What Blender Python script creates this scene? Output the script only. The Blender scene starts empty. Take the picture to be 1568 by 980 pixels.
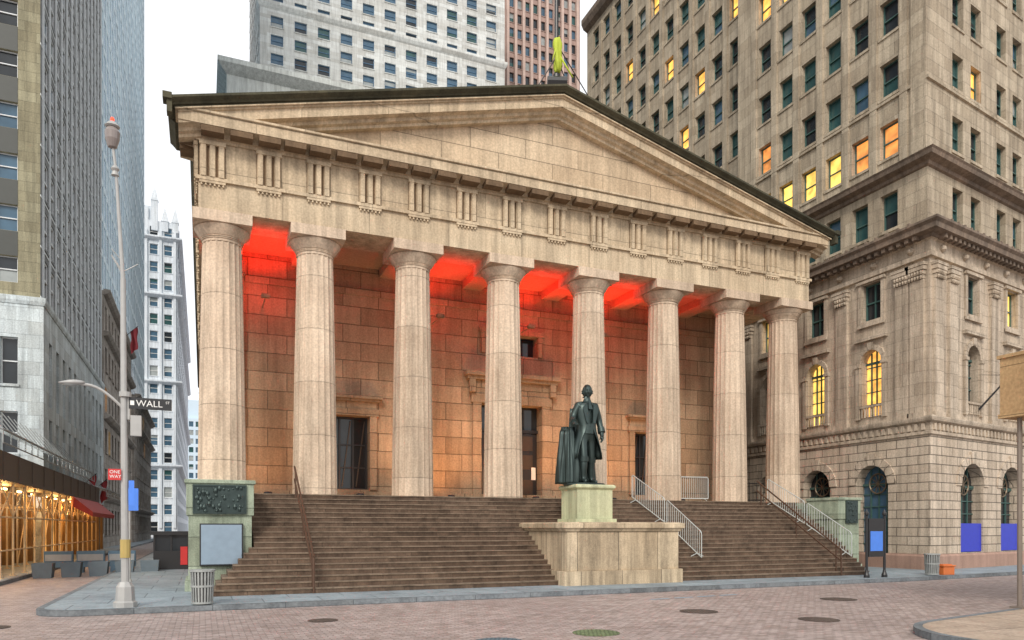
import bpy, bmesh, math, random
from math import sin, cos, pi, radians, sqrt, atan2
from mathutils import Vector, Matrix
random.seed(7)
scene = bpy.context.scene
GZ = 0.14   # pavement level

# ------------------------------------------------------------------ builder
class B:
    def __init__(s):
        s.v = []; s.f = []; s.m = []
    def poly(s, pts, mi=0):
        k = len(s.v); s.v += [tuple(p) for p in pts]
        s.f.append(tuple(range(k, k+len(pts)))); s.m.append(mi)
    def hexa(s, p, mi=0):
        k = len(s.v); s.v += [tuple(q) for q in p]
        for a in ((0,3,2,1),(4,5,6,7),(0,1,5,4),(1,2,6,5),(2,3,7,6),(3,0,4,7)):
            s.f.append(tuple(k+i for i in a)); s.m.append(mi)
    def box(s, x0,x1,y0,y1,z0,z1, mi=0):
        s.hexa([(x0,y0,z0),(x1,y0,z0),(x1,y1,z0),(x0,y1,z0),(x0,y0,z1),(x1,y0,z1),(x1,y1,z1),(x0,y1,z1)], mi)
    def obox(s, F, s0,s1,e0,e1,z0,z1, mi=0):
        s.hexa([F(s0,e0,z0),F(s1,e0,z0),F(s1,e1,z0),F(s0,e1,z0),F(s0,e0,z1),F(s1,e0,z1),F(s1,e1,z1),F(s0,e1,z1)], mi)
    def loft(s, rings, mi=0, closed=True, caps=True):
        k = len(s.v); n = len(rings[0])
        for r in rings: s.v += [tuple(p) for p in r]
        for i in range(len(rings)-1):
            for j in range(n if closed else n-1):
                a = k+i*n+j; b = k+i*n+(j+1)%n
                s.f.append((a,b,b+n,a+n)); s.m.append(mi)
        if caps and closed:
            s.f.append(tuple(k+j for j in reversed(range(n)))); s.m.append(mi)
            q = k+(len(rings)-1)*n
            s.f.append(tuple(q+j for j in range(n))); s.m.append(mi)
    def cyl(s, p0, p1, r0, r1=None, n=8, mi=0):
        if r1 is None: r1 = r0
        p0 = Vector(p0); p1 = Vector(p1); d = (p1-p0).normalized()
        u = d.orthogonal().normalized(); w = d.cross(u)
        R = []
        for p, r in ((p0,r0),(p1,r1)):
            R.append([p+(u*cos(2*pi*i/n)+w*sin(2*pi*i/n))*r for i in range(n)])
        s.loft(R, mi)
    def lathe(s, c, prof, n=24, mi=0):
        s.loft([[(c[0]+r*cos(2*pi*i/n), c[1]+r*sin(2*pi*i/n), c[2]+z) for i in range(n)] for r, z in prof], mi)
    def tube(s, pts, r, n=8, mi=0):
        for a, b in zip(pts[:-1], pts[1:]): s.cyl(a, b, r, r, n, mi)
    def obj(s, name, mats, parent=None, smooth=False, bevel=0):
        me = bpy.data.meshes.new(name); me.from_pydata(s.v, [], s.f)
        for m in mats: me.materials.append(m)
        me.polygons.foreach_set('material_index', s.m)
        if smooth: me.polygons.foreach_set('use_smooth', [True]*len(s.f))
        bm = bmesh.new(); bm.from_mesh(me); bmesh.ops.recalc_face_normals(bm, faces=bm.faces); bm.to_mesh(me); bm.free()
        me.update()
        o = bpy.data.objects.new(name, me); scene.collection.objects.link(o)
        if parent: o.parent = parent
        if bevel:
            md = o.modifiers.new('bev','BEVEL'); md.width = bevel; md.segments = 2; md.limit_method = 'ANGLE'
        return o

def empty(name, loc=(0,0,0)):
    o = bpy.data.objects.new(name, None); o.location = loc; scene.collection.objects.link(o); return o

def frame(O, d, n):
    return lambda s, e, z: (O[0]+d[0]*s+n[0]*e, O[1]+d[1]*s+n[1]*e, z)

def sweep(b, path, prof, mi=0):
    rings = [[(p[0]+o[0]*q[0], p[1]+o[1]*q[0], q[1]) for q in prof] for p, o in path]
    b.loft(rings, mi)

# ------------------------------------------------------------------ materials
def newmat(name):
    m = bpy.data.materials.new(name); m.use_nodes = True
    nt = m.node_tree; return m, nt, nt.nodes['Principled BSDF']

def stone(name, c1, c2, rough=.85, scale=.5, fine=14, bump=.25, brick=None, streak=.25, mortar=.45, brickvar=.25, plane='wall', dirt=0.0, spec=.3, objrand=0.0):
    m, nt, p = newmat(name); N = nt.nodes.new; L = nt.links.new
    tc = N('ShaderNodeTexCoord'); 
    n1 = N('ShaderNodeTexNoise'); n1.inputs['Scale'].default_value = scale; n1.inputs['Detail'].default_value = 8; n1.inputs['Roughness'].default_value = .65
    L(tc.outputs['Object'], n1.inputs['Vector'])
    mr = N('ShaderNodeMapRange'); mr.inputs[1].default_value = .32; mr.inputs[2].default_value = .68
    L(n1.outputs['Fac'], mr.inputs[0])
    mix = N('ShaderNodeMix'); mix.data_type = 'RGBA'; mix.inputs[6].default_value = (*c1,1); mix.inputs[7].default_value = (*c2,1)
    L(mr.outputs[0], mix.inputs[0]); col = mix.outputs[2]
    def mul(colsock, facsock, lo, hi, a=.3, b=.7):
        r = N('ShaderNodeMapRange'); r.inputs[1].default_value = a; r.inputs[2].default_value = b
        r.inputs[3].default_value = lo; r.inputs[4].default_value = hi; L(facsock, r.inputs[0])
        x = N('ShaderNodeMix'); x.data_type = 'RGBA'; x.blend_type = 'MULTIPLY'; x.inputs[0].default_value = 1
        L(colsock, x.inputs[6]); L(r.outputs[0], x.inputs[7]); return x.outputs[2]
    n2 = N('ShaderNodeTexNoise'); n2.inputs['Scale'].default_value = fine; n2.inputs['Detail'].default_value = 6
    L(tc.outputs['Object'], n2.inputs['Vector'])
    col = mul(col, n2.outputs['Fac'], .8, 1.12)
    oi = None
    if objrand:
        oi = N('ShaderNodeObjectInfo'); col = mul(col, oi.outputs['Random'], 1-objrand, 1+objrand*.4, 0, 1)
    if streak:
        mp = N('ShaderNodeMapping'); mp.inputs['Scale'].default_value = (2.2,2.2,.16); L(tc.outputs['Object'], mp.inputs[0])
        n3 = N('ShaderNodeTexNoise'); n3.inputs['Scale'].default_value = 1.3; n3.inputs['Detail'].default_value = 7; n3.inputs['Roughness'].default_value = .7
        L(mp.outputs[0], n3.inputs['Vector']); col = mul(col, n3.outputs['Fac'], 1-streak, 1.06, .35, .6)
    if dirt:
        n4 = N('ShaderNodeTexNoise'); n4.inputs['Scale'].default_value = 1.7; n4.inputs['Detail'].default_value = 9; n4.inputs['Roughness'].default_value = .75
        L(tc.outputs['Object'], n4.inputs['Vector']); col = mul(col, n4.outputs['Fac'], 1-dirt, 1.0, .36, .52)
    bp = N('ShaderNodeBump'); bp.inputs['Strength'].default_value = bump; bp.inputs['Distance'].default_value = .02
    L(n2.outputs['Fac'], bp.inputs['Height']); last = bp
    if brick:
        w, h, ms = brick
        sp = N('ShaderNodeSeparateXYZ'); L(tc.outputs['Object'], sp.inputs[0])
        cb = N('ShaderNodeCombineXYZ')
        if plane == 'wall':
            ad = N('ShaderNodeMath'); L(sp.outputs[0], ad.inputs[0]); L(sp.outputs[1], ad.inputs[1])
            L(ad.outputs[0], cb.inputs[0])
            if oi:
                a2 = N('ShaderNodeMath'); a2.operation = 'MULTIPLY_ADD'; L(oi.outputs['Random'], a2.inputs[0]); a2.inputs[1].default_value = 37.0; L(sp.outputs[2], a2.inputs[2]); L(a2.outputs[0], cb.inputs[1])
            else: L(sp.outputs[2], cb.inputs[1])
        else:
            L(sp.outputs[0], cb.inputs[0]); L(sp.outputs[1], cb.inputs[1])
        bt = N('ShaderNodeTexBrick'); bt.inputs['Scale'].default_value = 1
        bt.inputs['Brick Width'].default_value = w; bt.inputs['Row Height'].default_value = h
        bt.inputs['Mortar Size'].default_value = ms; bt.inputs['Mortar Smooth'].default_value = .3
        bt.inputs['Color1'].default_value = (1,1,1,1); bt.inputs['Color2'].default_value = (1-brickvar,1-brickvar*1.1,1-brickvar*1.2,1)
        bt.inputs['Mortar'].default_value = (mortar,mortar,mortar,1)
        L(cb.outputs[0], bt.inputs['Vector'])
        x = N('ShaderNodeMix'); x.data_type = 'RGBA'; x.blend_type = 'MULTIPLY'; x.inputs[0].default_value = 1
        L(col, x.inputs[6]); L(bt.outputs['Color'], x.inputs[7]); col = x.outputs[2]
        b2 = N('ShaderNodeBump'); b2.invert = True; b2.inputs['Strength'].default_value = .8; b2.inputs['Distance'].default_value = .03
        L(bt.outputs['Fac'], b2.inputs['Height']); L(bp.outputs[0], b2.inputs['Normal']); last = b2
    L(col, p.inputs['Base Color']); L(last.outputs[0], p.inputs['Normal'])
    p.inputs['Roughness'].default_value = rough; p.inputs['Specular IOR Level'].default_value = spec
    return m

def plain(name, c, rough=.5, metal=0, emit=None, es=0, var=.15):
    m, nt, p = newmat(name); N = nt.nodes.new; L = nt.links.new
    tc = N('ShaderNodeTexCoord'); n = N('ShaderNodeTexNoise'); n.inputs['Scale'].default_value = 5; n.inputs['Detail'].default_value = 6
    L(tc.outputs['Object'], n.inputs['Vector'])
    mx = N('ShaderNodeMix'); mx.data_type = 'RGBA'
    mx.inputs[6].default_value = (*[v*(1-var) for v in c],1); mx.inputs[7].default_value = (*[min(1,v*(1+var)) for v in c],1)
    L(n.outputs['Fac'], mx.inputs[0]); L(mx.outputs[2], p.inputs['Base Color'])
    p.inputs['Roughness'].default_value = rough; p.inputs['Metallic'].default_value = metal
    if emit:
        p.inputs['Emission Color'].default_value = (*emit,1); p.inputs['Emission Strength'].default_value = es
    return m

def glass(name, c, rough=.06, emit=None, es=0):
    m, nt, p = newmat(name); N = nt.nodes.new; L = nt.links.new
    tc = N('ShaderNodeTexCoord'); n = N('ShaderNodeTexNoise'); n.inputs['Scale'].default_value = .9; n.inputs['Detail'].default_value = 4
    L(tc.outputs['Object'], n.inputs['Vector'])
    mx = N('ShaderNodeMix'); mx.data_type = 'RGBA'
    mx.inputs[6].default_value = (*[v*.35 for v in c],1); mx.inputs[7].default_value = (*[min(1,v*1.6) for v in c],1)
    L(n.outputs['Fac'], mx.inputs[0]); L(mx.outputs[2], p.inputs['Base Color'])
    p.inputs['Roughness'].default_value = rough; p.inputs['IOR'].default_value = 1.5
    if emit:
        mr = N('ShaderNodeMapRange'); mr.inputs[1].default_value=.3; mr.inputs[2].default_value=.7; mr.inputs[3].default_value = es*.4; mr.inputs[4].default_value = es*1.3
        n2 = N('ShaderNodeTexNoise'); n2.inputs['Scale'].default_value = 1.8; L(tc.outputs['Object'], n2.inputs['Vector'])
        L(n2.outputs['Fac'], mr.inputs[0]); L(mr.outputs[0], p.inputs['Emission Strength'])
        p.inputs['Emission Color'].default_value = (*emit,1)
    return m

M_col  = stone('temple_marble_columns', (.70,.565,.43), (.60,.465,.345), brick=(60,1.95,.012), brickvar=.16, mortar=.62, streak=.32, scale=.8, objrand=.07)
M_ent  = stone('temple_marble_entablature', (.67,.55,.39), (.56,.44,.30), brick=(3.1,1.6,.012), brickvar=.14, mortar=.6, streak=.36, scale=.6)
M_tymp = stone('temple_marble_tympanum', (.66,.53,.375), (.57,.44,.30), brick=(2.4,.78,.014), brickvar=.2, mortar=.45, streak=.26)
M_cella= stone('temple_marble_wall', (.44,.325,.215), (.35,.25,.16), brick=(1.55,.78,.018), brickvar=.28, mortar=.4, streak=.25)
M_sima = stone('weathered_gutter', (.10,.09,.055), (.045,.045,.03), streak=.3)
M_roof = stone('roof_metal', (.10,.11,.08), (.07,.07,.05))
M_shade  = stone('painted_cornice_shade', (.20,.13,.075), (.13,.085,.05))  # dark tone paints shade into the mutules and triglyph grooves
M_step = stone('brown_granite_steps', (.12,.078,.055), (.18,.122,.085), scale=1.3, fine=20, brick=(2.3,50,.008), streak=.35, dirt=.4, mortar=.5)
M_nose = stone('pale_step_edge', (.26,.195,.14), (.15,.11,.078), scale=2.5, fine=20, streak=0, dirt=.45)  # tread slabs and edges, paler than the risers
M_pier = stone('pale_green_granite', (.44,.50,.38), (.31,.37,.28), streak=.4, dirt=.3, fine=30, brick=(9,.9,.012))
M_ped  = stone('pedestal_granite', (.72,.59,.42), (.60,.48,.33), streak=.45, dirt=.2, fine=26, brick=(1.6,50,.014), mortar=.4)
M_gped = stone('green_tinted_granite', (.58,.62,.40), (.50,.50,.33), streak=.35, fine=40, dirt=.12)
M_bronze = plain('dark_bronze', (.045,.065,.062), .40, .6, var=.55)
M_dark = plain('black_paint', (.02,.02,.022), .4)
M_rail = plain('bronze_rail', (.10,.055,.035), .45, .4)
M_steel= plain('galvanised_steel', (.55,.58,.56), .45, .4)
M_polegrey = plain('grey_painted_steel', (.38,.38,.37), .5, .2)
M_red  = plain('red_paint', (.55,.03,.03), .5)
M_blue = plain('blue_panel', (.07,.22,.75), .45)
M_dblue= plain('deep_blue_panel', (.015,.03,.45), .45)
M_screen=plain('grey_blue_panel', (.26,.34,.42), .3)
M_white= plain('white_paint', (.75,.75,.73), .5)
M_orange=plain('orange_plastic', (.60,.16,.04), .6)
M_yellow=plain('yellow_green_cloth', (.42,.50,.04), .7)
M_wood = stone('plywood', (.55,.37,.19), (.45,.29,.15), streak=.15, brick=(2.4,1.2,.01))

G_dark = glass('glass_dark', (.02,.025,.03)); G_blue = glass('glass_blue', (.06,.12,.18)); G_teal = glass('glass_teal', (.03,.085,.085))
G_pale = glass('glass_blind', (.30,.33,.33), .3); G_lit = glass('glass_lit', (.5,.3,.1), .3, (1,.45,.08), 1.7)
G_lity = glass('glass_lit_yellow', (.5,.35,.1), .3, (1,.60,.12), 1.6)
G_lito = glass('glass_lit_dim', (.4,.2,.08), .3, (1,.34,.07), 1.0)
GL = [G_dark,G_blue,G_teal,G_pale,G_lit,G_lity,G_lito]

# ------------------------------------------------------------------ facade generators
CUR = [0,0]
def facade(bw, bg, bf, F, W, z0, z1, cols, rows, rec=.25, pick=None, fw=.06, sill=.08, mid=True, vert=False, smi=0):
    cols = sorted(cols); rows = sorted(rows)
    ps = 0
    for (a, b) in cols + [(W, W)]:
        if a > ps+1e-4: bw.poly([F(ps,0,z0),F(a,0,z0),F(a,0,z1),F(ps,0,z1)])
        ps = b
    for ci,(a, b) in enumerate(cols):
        pz = z0
        for (c, d) in rows + [(z1, z1)]:
            if c > pz+1e-4: bw.poly([F(a,0,pz),F(b,0,pz),F(b,0,c),F(a,0,c)])
            pz = d
        for ri,(c, d) in enumerate(rows):
            CUR[0]=ci; CUR[1]=ri
            bw.poly([F(a,0,c),F(b,0,c),F(b,-rec,c),F(a,-rec,c)]); bw.poly([F(a,0,d),F(b,0,d),F(b,-rec,d),F(a,-rec,d)])
            bw.poly([F(a,0,c),F(a,0,d),F(a,-rec,d),F(a,-rec,c)]); bw.poly([F(b,0,c),F(b,0,d),F(b,-rec,d),F(b,-rec,c)])
            gi = pick() if pick else 0
            if mid and gi < 4:
                h = c+(d-c)*random.choice((.5,.5,.4,.7)) if random.random()<.4 else (c+d)/2
                g2 = gi if random.random() < .6 else pick()
                bg.poly([F(a,-rec,c),F(b,-rec,c),F(b,-rec,h),F(a,-rec,h)], gi)
                bg.poly([F(a,-rec,h),F(b,-rec,h),F(b,-rec,d),F(a,-rec,d)], g2 if g2 < 4 else gi)
            else:
                bg.poly([F(a,-rec,c),F(b,-rec,c),F(b,-rec,d),F(a,-rec,d)], gi)
            if fw:
                e0, e1 = -rec+.002, -rec+.07
                bf.obox(F, a,a+fw,e0,e1,c,d); bf.obox(F, b-fw,b,e0,e1,c,d)
                bf.obox(F, a+fw,b-fw,e0,e1,d-fw,d); bf.obox(F, a+fw,b-fw,e0,e1,c,c+fw)
                if mid: bf.obox(F, a+fw,b-fw,e0,e1+.02,(c+d)/2-fw/2,(c+d)/2+fw/2)
                if vert: bf.obox(F, (a+b)/2-fw/2,(a+b)/2+fw/2,e0,e1-.01,c+fw,d-fw)
            if sill: bw.obox(F, a-.08,b+.08,.0,sill,c-.14,c-.003, smi)

def grid_cols(W, n, w, off=0):
    st = (W-2*off)/n
    return [(off+st*(i+.5)-w/2, off+st*(i+.5)+w/2) for i in range(n)]
def grid_rows(z0, st, n, h, sill):
    return [(z0+st*i+sill, z0+st*i+sill+h) for i in range(n)]
def picker(ws):
    return lambda: random.choices(range(7), ws)[0]

def arch_row(bw, bg, bf, br, F, W, z0, z1, centers, r, zsill, zspring, rec=.5, pick=None, ring=.28, proud=.08, panel=None, panmat=0):
    ps = 0; NS = 14
    for c in centers:
        a, b = c-r, c+r
        bw.poly([F(ps,0,z0),F(a,0,z0),F(a,0,z1),F(ps,0,z1)]); ps = b
        if zsill > z0+.01: bw.poly([F(a,0,z0),F(b,0,z0),F(b,0,zsill),F(a,0,zsill)])
        A = [(c-r*cos(pi*i/NS), zspring+r*sin(pi*i/NS)) for i in range(NS+1)]
        for (s0,za),(s1,zb) in zip(A[:-1],A[1:]):
            bw.poly([F(s0,0,za),F(s1,0,zb),F(s1,0,z1),F(s0,0,z1)])
            bw.poly([F(s0,0,za),F(s1,0,zb),F(s1,-rec,zb),F(s0,-rec,za)])
        bw.poly([F(a,0,zsill),F(a,0,zspring),F(a,-rec,zspring),F(a,-rec,zsill)])
        bw.poly([F(b,0,zsill),F(b,0,zspring),F(b,-rec,zspring),F(b,-rec,zsill)])
        bw.poly([F(a,0,zsill),F(b,0,zsill),F(b,-rec,zsill),F(a,-rec,zsill)])
        gi = pick() if pick else 0
        bg.poly([F(a,-rec,zsill),F(b,-rec,zsill)]+[F(s,-rec,z) for s,z in reversed(A)], gi)
        for fx in (-.5,0,.5): bf.obox(F, c+fx*r-.03,c+fx*r+.03,-rec+.002,-rec+.07,zsill,zspring+r*sqrt(1-fx*fx)-.02)
        z = zsill
        while z < zspring+.02:
            bf.obox(F, a,b,-rec+.004,-rec+.06,z,z+.05); z += .62
        bf.obox(F, a,b,-rec+.004,-rec+.10,zspring-.05,zspring+.07)
        for i in range(9):
            t0 = pi*i/9+.012; t1 = pi*(i+1)/9-.012; rr = r+ring+(.14 if i == 4 else 0)
            pp = proud+(.05 if i == 4 else 0)
            q = [(c-(r+.003)*cos(t0),zspring+(r+.003)*sin(t0)),(c-(r+.003)*cos(t1),zspring+(r+.003)*sin(t1)),(c-rr*cos(t1),zspring+rr*sin(t1)),(c-rr*cos(t0),zspring+rr*sin(t0))]
            br.hexa([F(s,.002,z) for s,z in q]+[F(s,pp,z) for s,z in q])
        if panel: bf.obox(F, a+.04,b-.04,-.14,-.08,panel[0],panel[1], panmat)
    if W > ps: bw.poly([F(ps,0,z0),F(W,0,z0),F(W,0,z1),F(ps,0,z1)])

# ------------------------------------------------------------------ GROUND
M_road = stone('granite_sett_paving', (.52,.43,.405), (.40,.325,.31), rough=.6, scale=.22, fine=9, brick=(.24,.12,.012), streak=0, dirt=.25, mortar=.48, brickvar=.36, plane='floor', bump=.3, spec=.5)
M_side = stone('bluestone_pavement', (.32,.39,.43), (.23,.28,.32), rough=.6, scale=.6, brick=(1.5,1.5,.014), streak=0, dirt=.3, plane='floor', brickvar=.15, spec=.5)
M_side2= stone('concrete_pavement', (.50,.40,.32), (.40,.32,.25), scale=.7, brick=(1.5,1.5,.014), streak=0, dirt=.25, plane='floor', brickvar=.12)
M_kerb = stone('granite_kerb', (.25,.28,.30), (.16,.18,.20), scale=2, streak=0, brick=(1.8,9,.01), dirt=.3)
b = B(); b.poly([(-700,-700,0),(700,-700,0),(700,900,0),(-700,900,0)]); b.obj('road_ground', [M_road])
def slab(name, pts, mat):
    b = B(); top = [(x,y,GZ) for x,y in pts]; b.poly(top, 0)
    n = len(pts)
    for i in range(n):
        a, c = pts[i], pts[(i+1)%n]; b.poly([(*a,-.05),(*c,-.05),(*c,GZ),(*a,GZ)], 1)
    o = b.obj(name, [mat, M_kerb]); 
    k = B(); cx = sum(p[0] for p in pts)/n; cy = sum(p[1] for p in pts)/n
    for i in range(n):
        a = Vector(pts[i]); c = Vector(pts[(i+1)%n]); d = (c-a).normalized(); nn = Vector((-d.y, d.x))
        if (Vector((cx,cy))-a).dot(nn) < 0: nn = -nn
        k.poly([(a.x,a.y,GZ+.004),(c.x,c.y,GZ+.004),(c.x+nn.x*.16,c.y+nn.y*.16,GZ+.004),(a.x+nn.x*.16,a.y+nn.y*.16,GZ+.004)])
    k.obj('kerb', [M_kerb], o)
def arc(cx,cy,r,a0,a1,n=8): return [(cx+r*cos(radians(a0+(a1-a0)*i/n)), cy+r*sin(radians(a0+(a1-a0)*i/n))) for i in range(n+1)]
slab('sidewalk', [(-17.2,130)]+arc(-16.2,-6.5,1.0,180,265)+[(12,-6.95),(60,-1.5),(60,4),(16,0),(14,60),(14,130)], M_side)
slab('sidewalk', [(-60,3.0),(-21.2,3.0)]+arc(-21.2,4.0,1.0,-90,0)[1:]+[(-20.2,60),(-20.0,130),(-60,130)], M_side)
slab('sidewalk', [(-1.2,-45),(-1.2,-19)]+arc(.9,-18.6,2.1,180,100)+[(5.2,-15.6),(60,-9.5),(60,-45)], M_side2)
M_mh = stone('cast_iron', (.16,.12,.10), (.09,.07,.06), streak=0, brick=(.09,.09,.012), plane='floor')
M_mhg= stone('cast_iron_green', (.24,.30,.15), (.15,.19,.10), streak=0, brick=(.09,.09,.012), plane='floor')
M_mhb= stone('cast_iron_blue', (.16,.22,.26), (.10,.14,.17), streak=0, brick=(.09,.09,.012), plane='floor')
def manhole(x,y,r,mat=M_mh):
    b = B(); b.lathe((x,y,.004), [(r*1.12,0),(r*1.12,.006),(r,.006)], 28); b.lathe((x,y,.004),[(r*.98,.0),(r*.98,.009),(r*.2,.011)],28); b.obj('manhole_cover',[mat])
for x,y,r,m in ((-6.3,-14.6,.42,M_mhg),(-8.5,-14.9,.42,M_mhb),(-2.1,-12.3,.42,M_mh),(3.6,-11.3,.45,M_mh),(-.6,-14.7,.40,M_mh),(-17.6,-9.1,.35,M_mh),(-11.0,-10.5,.3,M_mh)):
    manhole(x,y,r,m)
b = B()
for k in range(4): b.poly([(-1.5+.9*k,-9.3+.09*k,.004),(-.8+.9*k,-9.25+.09*k,.004),(-.8+.9*k,-9.1+.09*k,.004),(-1.5+.9*k,-9.15+.09*k,.004)])
b.obj('utility_paint_mark',[plain('blue_paint_mark',(.22,.32,.40),.8)])

# ------------------------------------------------------------------ TEMPLE BUILDING
T = empty('greek_revival_temple_building')
H = 13.63; ZS = 3.30; ZC = 13.05
colx = [-12.85,-9.61,-5.86,-2.0,2.0,5.86,9.61,12.85]
b = B(); b.box(-13.5,13.5,-.04,52,GZ-.1,ZS); b.obj('platform', [M_cella], T)
b = B()
for k in range(1,20):
    zt_ = GZ+.1663*k; y = -4.95+.2722*(k-1)
    xl = -13.3+.1625*(k-1) if k <= 8 else -11.998
    xr = 12.0+.075*(k-1) if k <= 8 else 12.598
    yb = -.045 if k < 19 else .3
    if k == 19: xl,xr = -13.5,13.5; y = -.06; 
    b.box(xl,xr,y,yb,zt_-.1663,zt_-.04)
    x = xl-.003; 
    while x < xr+.003-.01:
        x2 = min(xr+.003, x+random.uniform(1.7,2.6)); 
        if xr+.003-x2 < .5: x2 = xr+.003
        j = random.uniform(-.006,.006)
        b.box(x+.004,x2-.004,y-.025+j,yb,zt_-.04,zt_+random.uniform(-.004,.002), 1); x = x2
b.obj('front_steps', [M_step, M_nose], T)
def column(cx, cy, parent):
    b = B(); NF = 20; sub = 6; zb, zt = ZS, ZC-.92
    rings = []
    for i in range(13):
        t = i/12; r = .815-(.155)*(t**1.25)
        ring = []
        for f in range(NF):
            for j in range(sub):
                u = j/sub; a = 2*pi*(f+u)/NF
                dep = .034*sin(pi*u)**.8 if j else 0
                ring.append((cx+(r-dep)*cos(a), cy+(r-dep)*sin(a), zb+(zt-zb)*t))
        rings.append(ring)
    b.loft(rings, 0)
    z = zt-ZC
    b.lathe((cx,cy,ZC), [(.665,z),(.665,z+.10),(.70,z+.10),(.70,z+.125),(.68,z+.13),(.71,z+.15),(.71,z+.17),(.69,z+.175),(.73,z+.2),(.80,z+.3),(.88,z+.42),(.93,z+.50),(.90,z+.54)], 48)
    b.box(cx-.97,cx+.97,cy-.97,cy+.97,ZC-.38,ZC-.002)
    b.obj('column', [M_col], parent)
for x in colx: column(x, .9, T)
b = B()
pathU = [((-H,2.2),(-1,0)),((-H,0),(-1,-1)),((H,0),(1,-1)),((H,2.2),(1,0))]
b.box(-H,H,0,1.75,ZC,14.05)
for sx in (-1,1):
    x0,x1 = sorted((sx*H, sx*(H-1.6))); b.box(x0,x1,1.753,52,ZC,14.05)
b.box(-H+.02,H-.02,.02,52,14.053,15.46)
b.obj('architrave_and_frieze', [M_ent], T)
b = B()
sweep(b, pathU, [(.0,14.02),(.10,14.02),(.10,14.14),(0,14.14)])
sweep(b, pathU, [(.0,15.36),(.07,15.36),(.07,15.47),(0,15.47)])
b.obj('taenia', [M_ent], T)
trx = [-13.18]+[ (colx[0]+colx[1])/2-.1 ]+[colx[1],(colx[1]+colx[2])/2,colx[2],(colx[2]+colx[3])/2,colx[3],0]
trx = sorted(set(trx+[-t for t in trx]))
b = B()
def triglyph(F, c, w=.84):
    z0, z1 = 14.143, 15.357
    b.obox(F, c-w/2,c+w/2,.0,.018,z0,z1,1)  # dark back plate: groove shade is in its colour
    for i in (-1,0,1):
        s = c+i*w*.345; h = .075
        q = [(s-h-.035,.02),(s-h,.13),(s+h,.13),(s+h+.035,.02)]
        b.hexa([F(q[0][0],q[0][1],z0),F(q[3][0],q[3][1],z0),F(q[2][0],q[2][1],z0),F(q[1][0],q[1][1],z0),
                F(q[0][0],q[0][1],z1-.12),F(q[3][0],q[3][1],z1-.12),F(q[2][0],q[2][1],z1-.12),F(q[1][0],q[1][1],z1-.12)])
    b.obox(F, c-w/2-.01,c+w/2+.01,.018,.15,z1-.14,z1-.002)
    b.obox(F, c-w/2,c+w/2,.0,.085,13.93,14.018)
    for j in range(6):
        s = c-w/2+w*(j+.5)/6; p = F(s,.045,0); b.cyl((p[0],p[1],13.85),(p[0],p[1],13.93),.04,.028,8)
FF = frame((0,0),(1,0),(0,-1))
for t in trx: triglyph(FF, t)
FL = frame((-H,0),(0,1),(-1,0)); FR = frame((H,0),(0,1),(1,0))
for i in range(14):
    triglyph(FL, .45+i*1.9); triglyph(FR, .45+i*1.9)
b.obj('triglyphs', [M_ent,M_shade], T)
b = B()
hp = [(0,15.47),(.16,15.47),(.16,15.56),(.20,15.60),(.62,15.66),(.62,16.00),(.69,16.03),(.69,16.10),(.0,16.16)]
sweep(b, pathU, hp)
for sx in (-1,1): sweep(b, [((sx*H,2.203),(sx,0)),((sx*H,52),(sx,0))], [(q[0]*.3,q[1]-.003) for q in hp])
b.obj('horizontal_cornice', [M_ent], T)
b = B()
ms = []
for a,c in zip(trx[:-1],trx[1:]): ms += [a,(a+c)/2]
ms.append(trx[-1])
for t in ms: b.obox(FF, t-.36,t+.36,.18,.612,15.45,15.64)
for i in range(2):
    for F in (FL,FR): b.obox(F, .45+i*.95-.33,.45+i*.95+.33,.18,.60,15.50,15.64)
b.obj('mutules', [M_shade], T)  # shadow under the cornice is painted into these blocks
# pediment
sl = .257; zap = 19.94
zt = lambda x: zap-sl*abs(x)
b = B(); xi = (zap-.9-16.12)/sl
b.poly([(-xi,.12,16.12),(xi,.12,16.12),(0,.12,zap-.9)])
b.obj('tympanum', [M_tymp], T)
def rake(b, prof, xe, mi=0):
    rings = [[(x,-q[0],zt(x)+q[1]) for q in prof] for x in (-xe,0,xe)]
    b.loft(rings, mi)
b = B()
rake(b, [(-.2,-.34),(.655,-.34),(.655,-.40),(.585,-.42),(.585,-.74),(.34,-.78),(.30,-.88),(.16,-.92),(.14,-1.02),(-.2,-1.02)], 14.24)
rake(b, [(-.2,-.30),(.74,-.30),(.74,-.345),(-.2,-.345)], 14.33)
b.obj('raking_cornice', [M_ent], T)
b = B()
rake(b, [(-.2,0),(.95,0),(.95,-.08),(.88,-.13),(.80,-.18),(.76,-.23),(-.2,-.23)], 14.52)
rake(b, [(-.2,-.232),(.70,-.232),(.70,-.298),(-.2,-.298)], 14.36)
for sx in (-1,1):
    z = zt(14.56)
    sweep(b, [((sx*H,.22),(sx,0)),((sx*H,2.2),(sx,0))], [(0.1,z-.298),(.74,z-.298),(.80,z-.22),(.88,z-.14),(.95,z-.08),(.95,z),(.1,z)])
    sweep(b, [((sx*H,2.203),(sx,0)),((sx*H,52),(sx,0))], [(-.5,z-.298),(.2,z-.298),(.30,z-.14),(.3,z),(-.5,z+.2)])
    b.box(sx*14.56-.14,sx*14.56+.14,-.98,-.5,z-.10,z+.10)
    b.box(sx*14.50-.08,sx*14.50+.08,-.9,-.55,z-.5,z-.10)
b.obj('gutter_moulding', [M_sima], T)
b = B()
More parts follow.
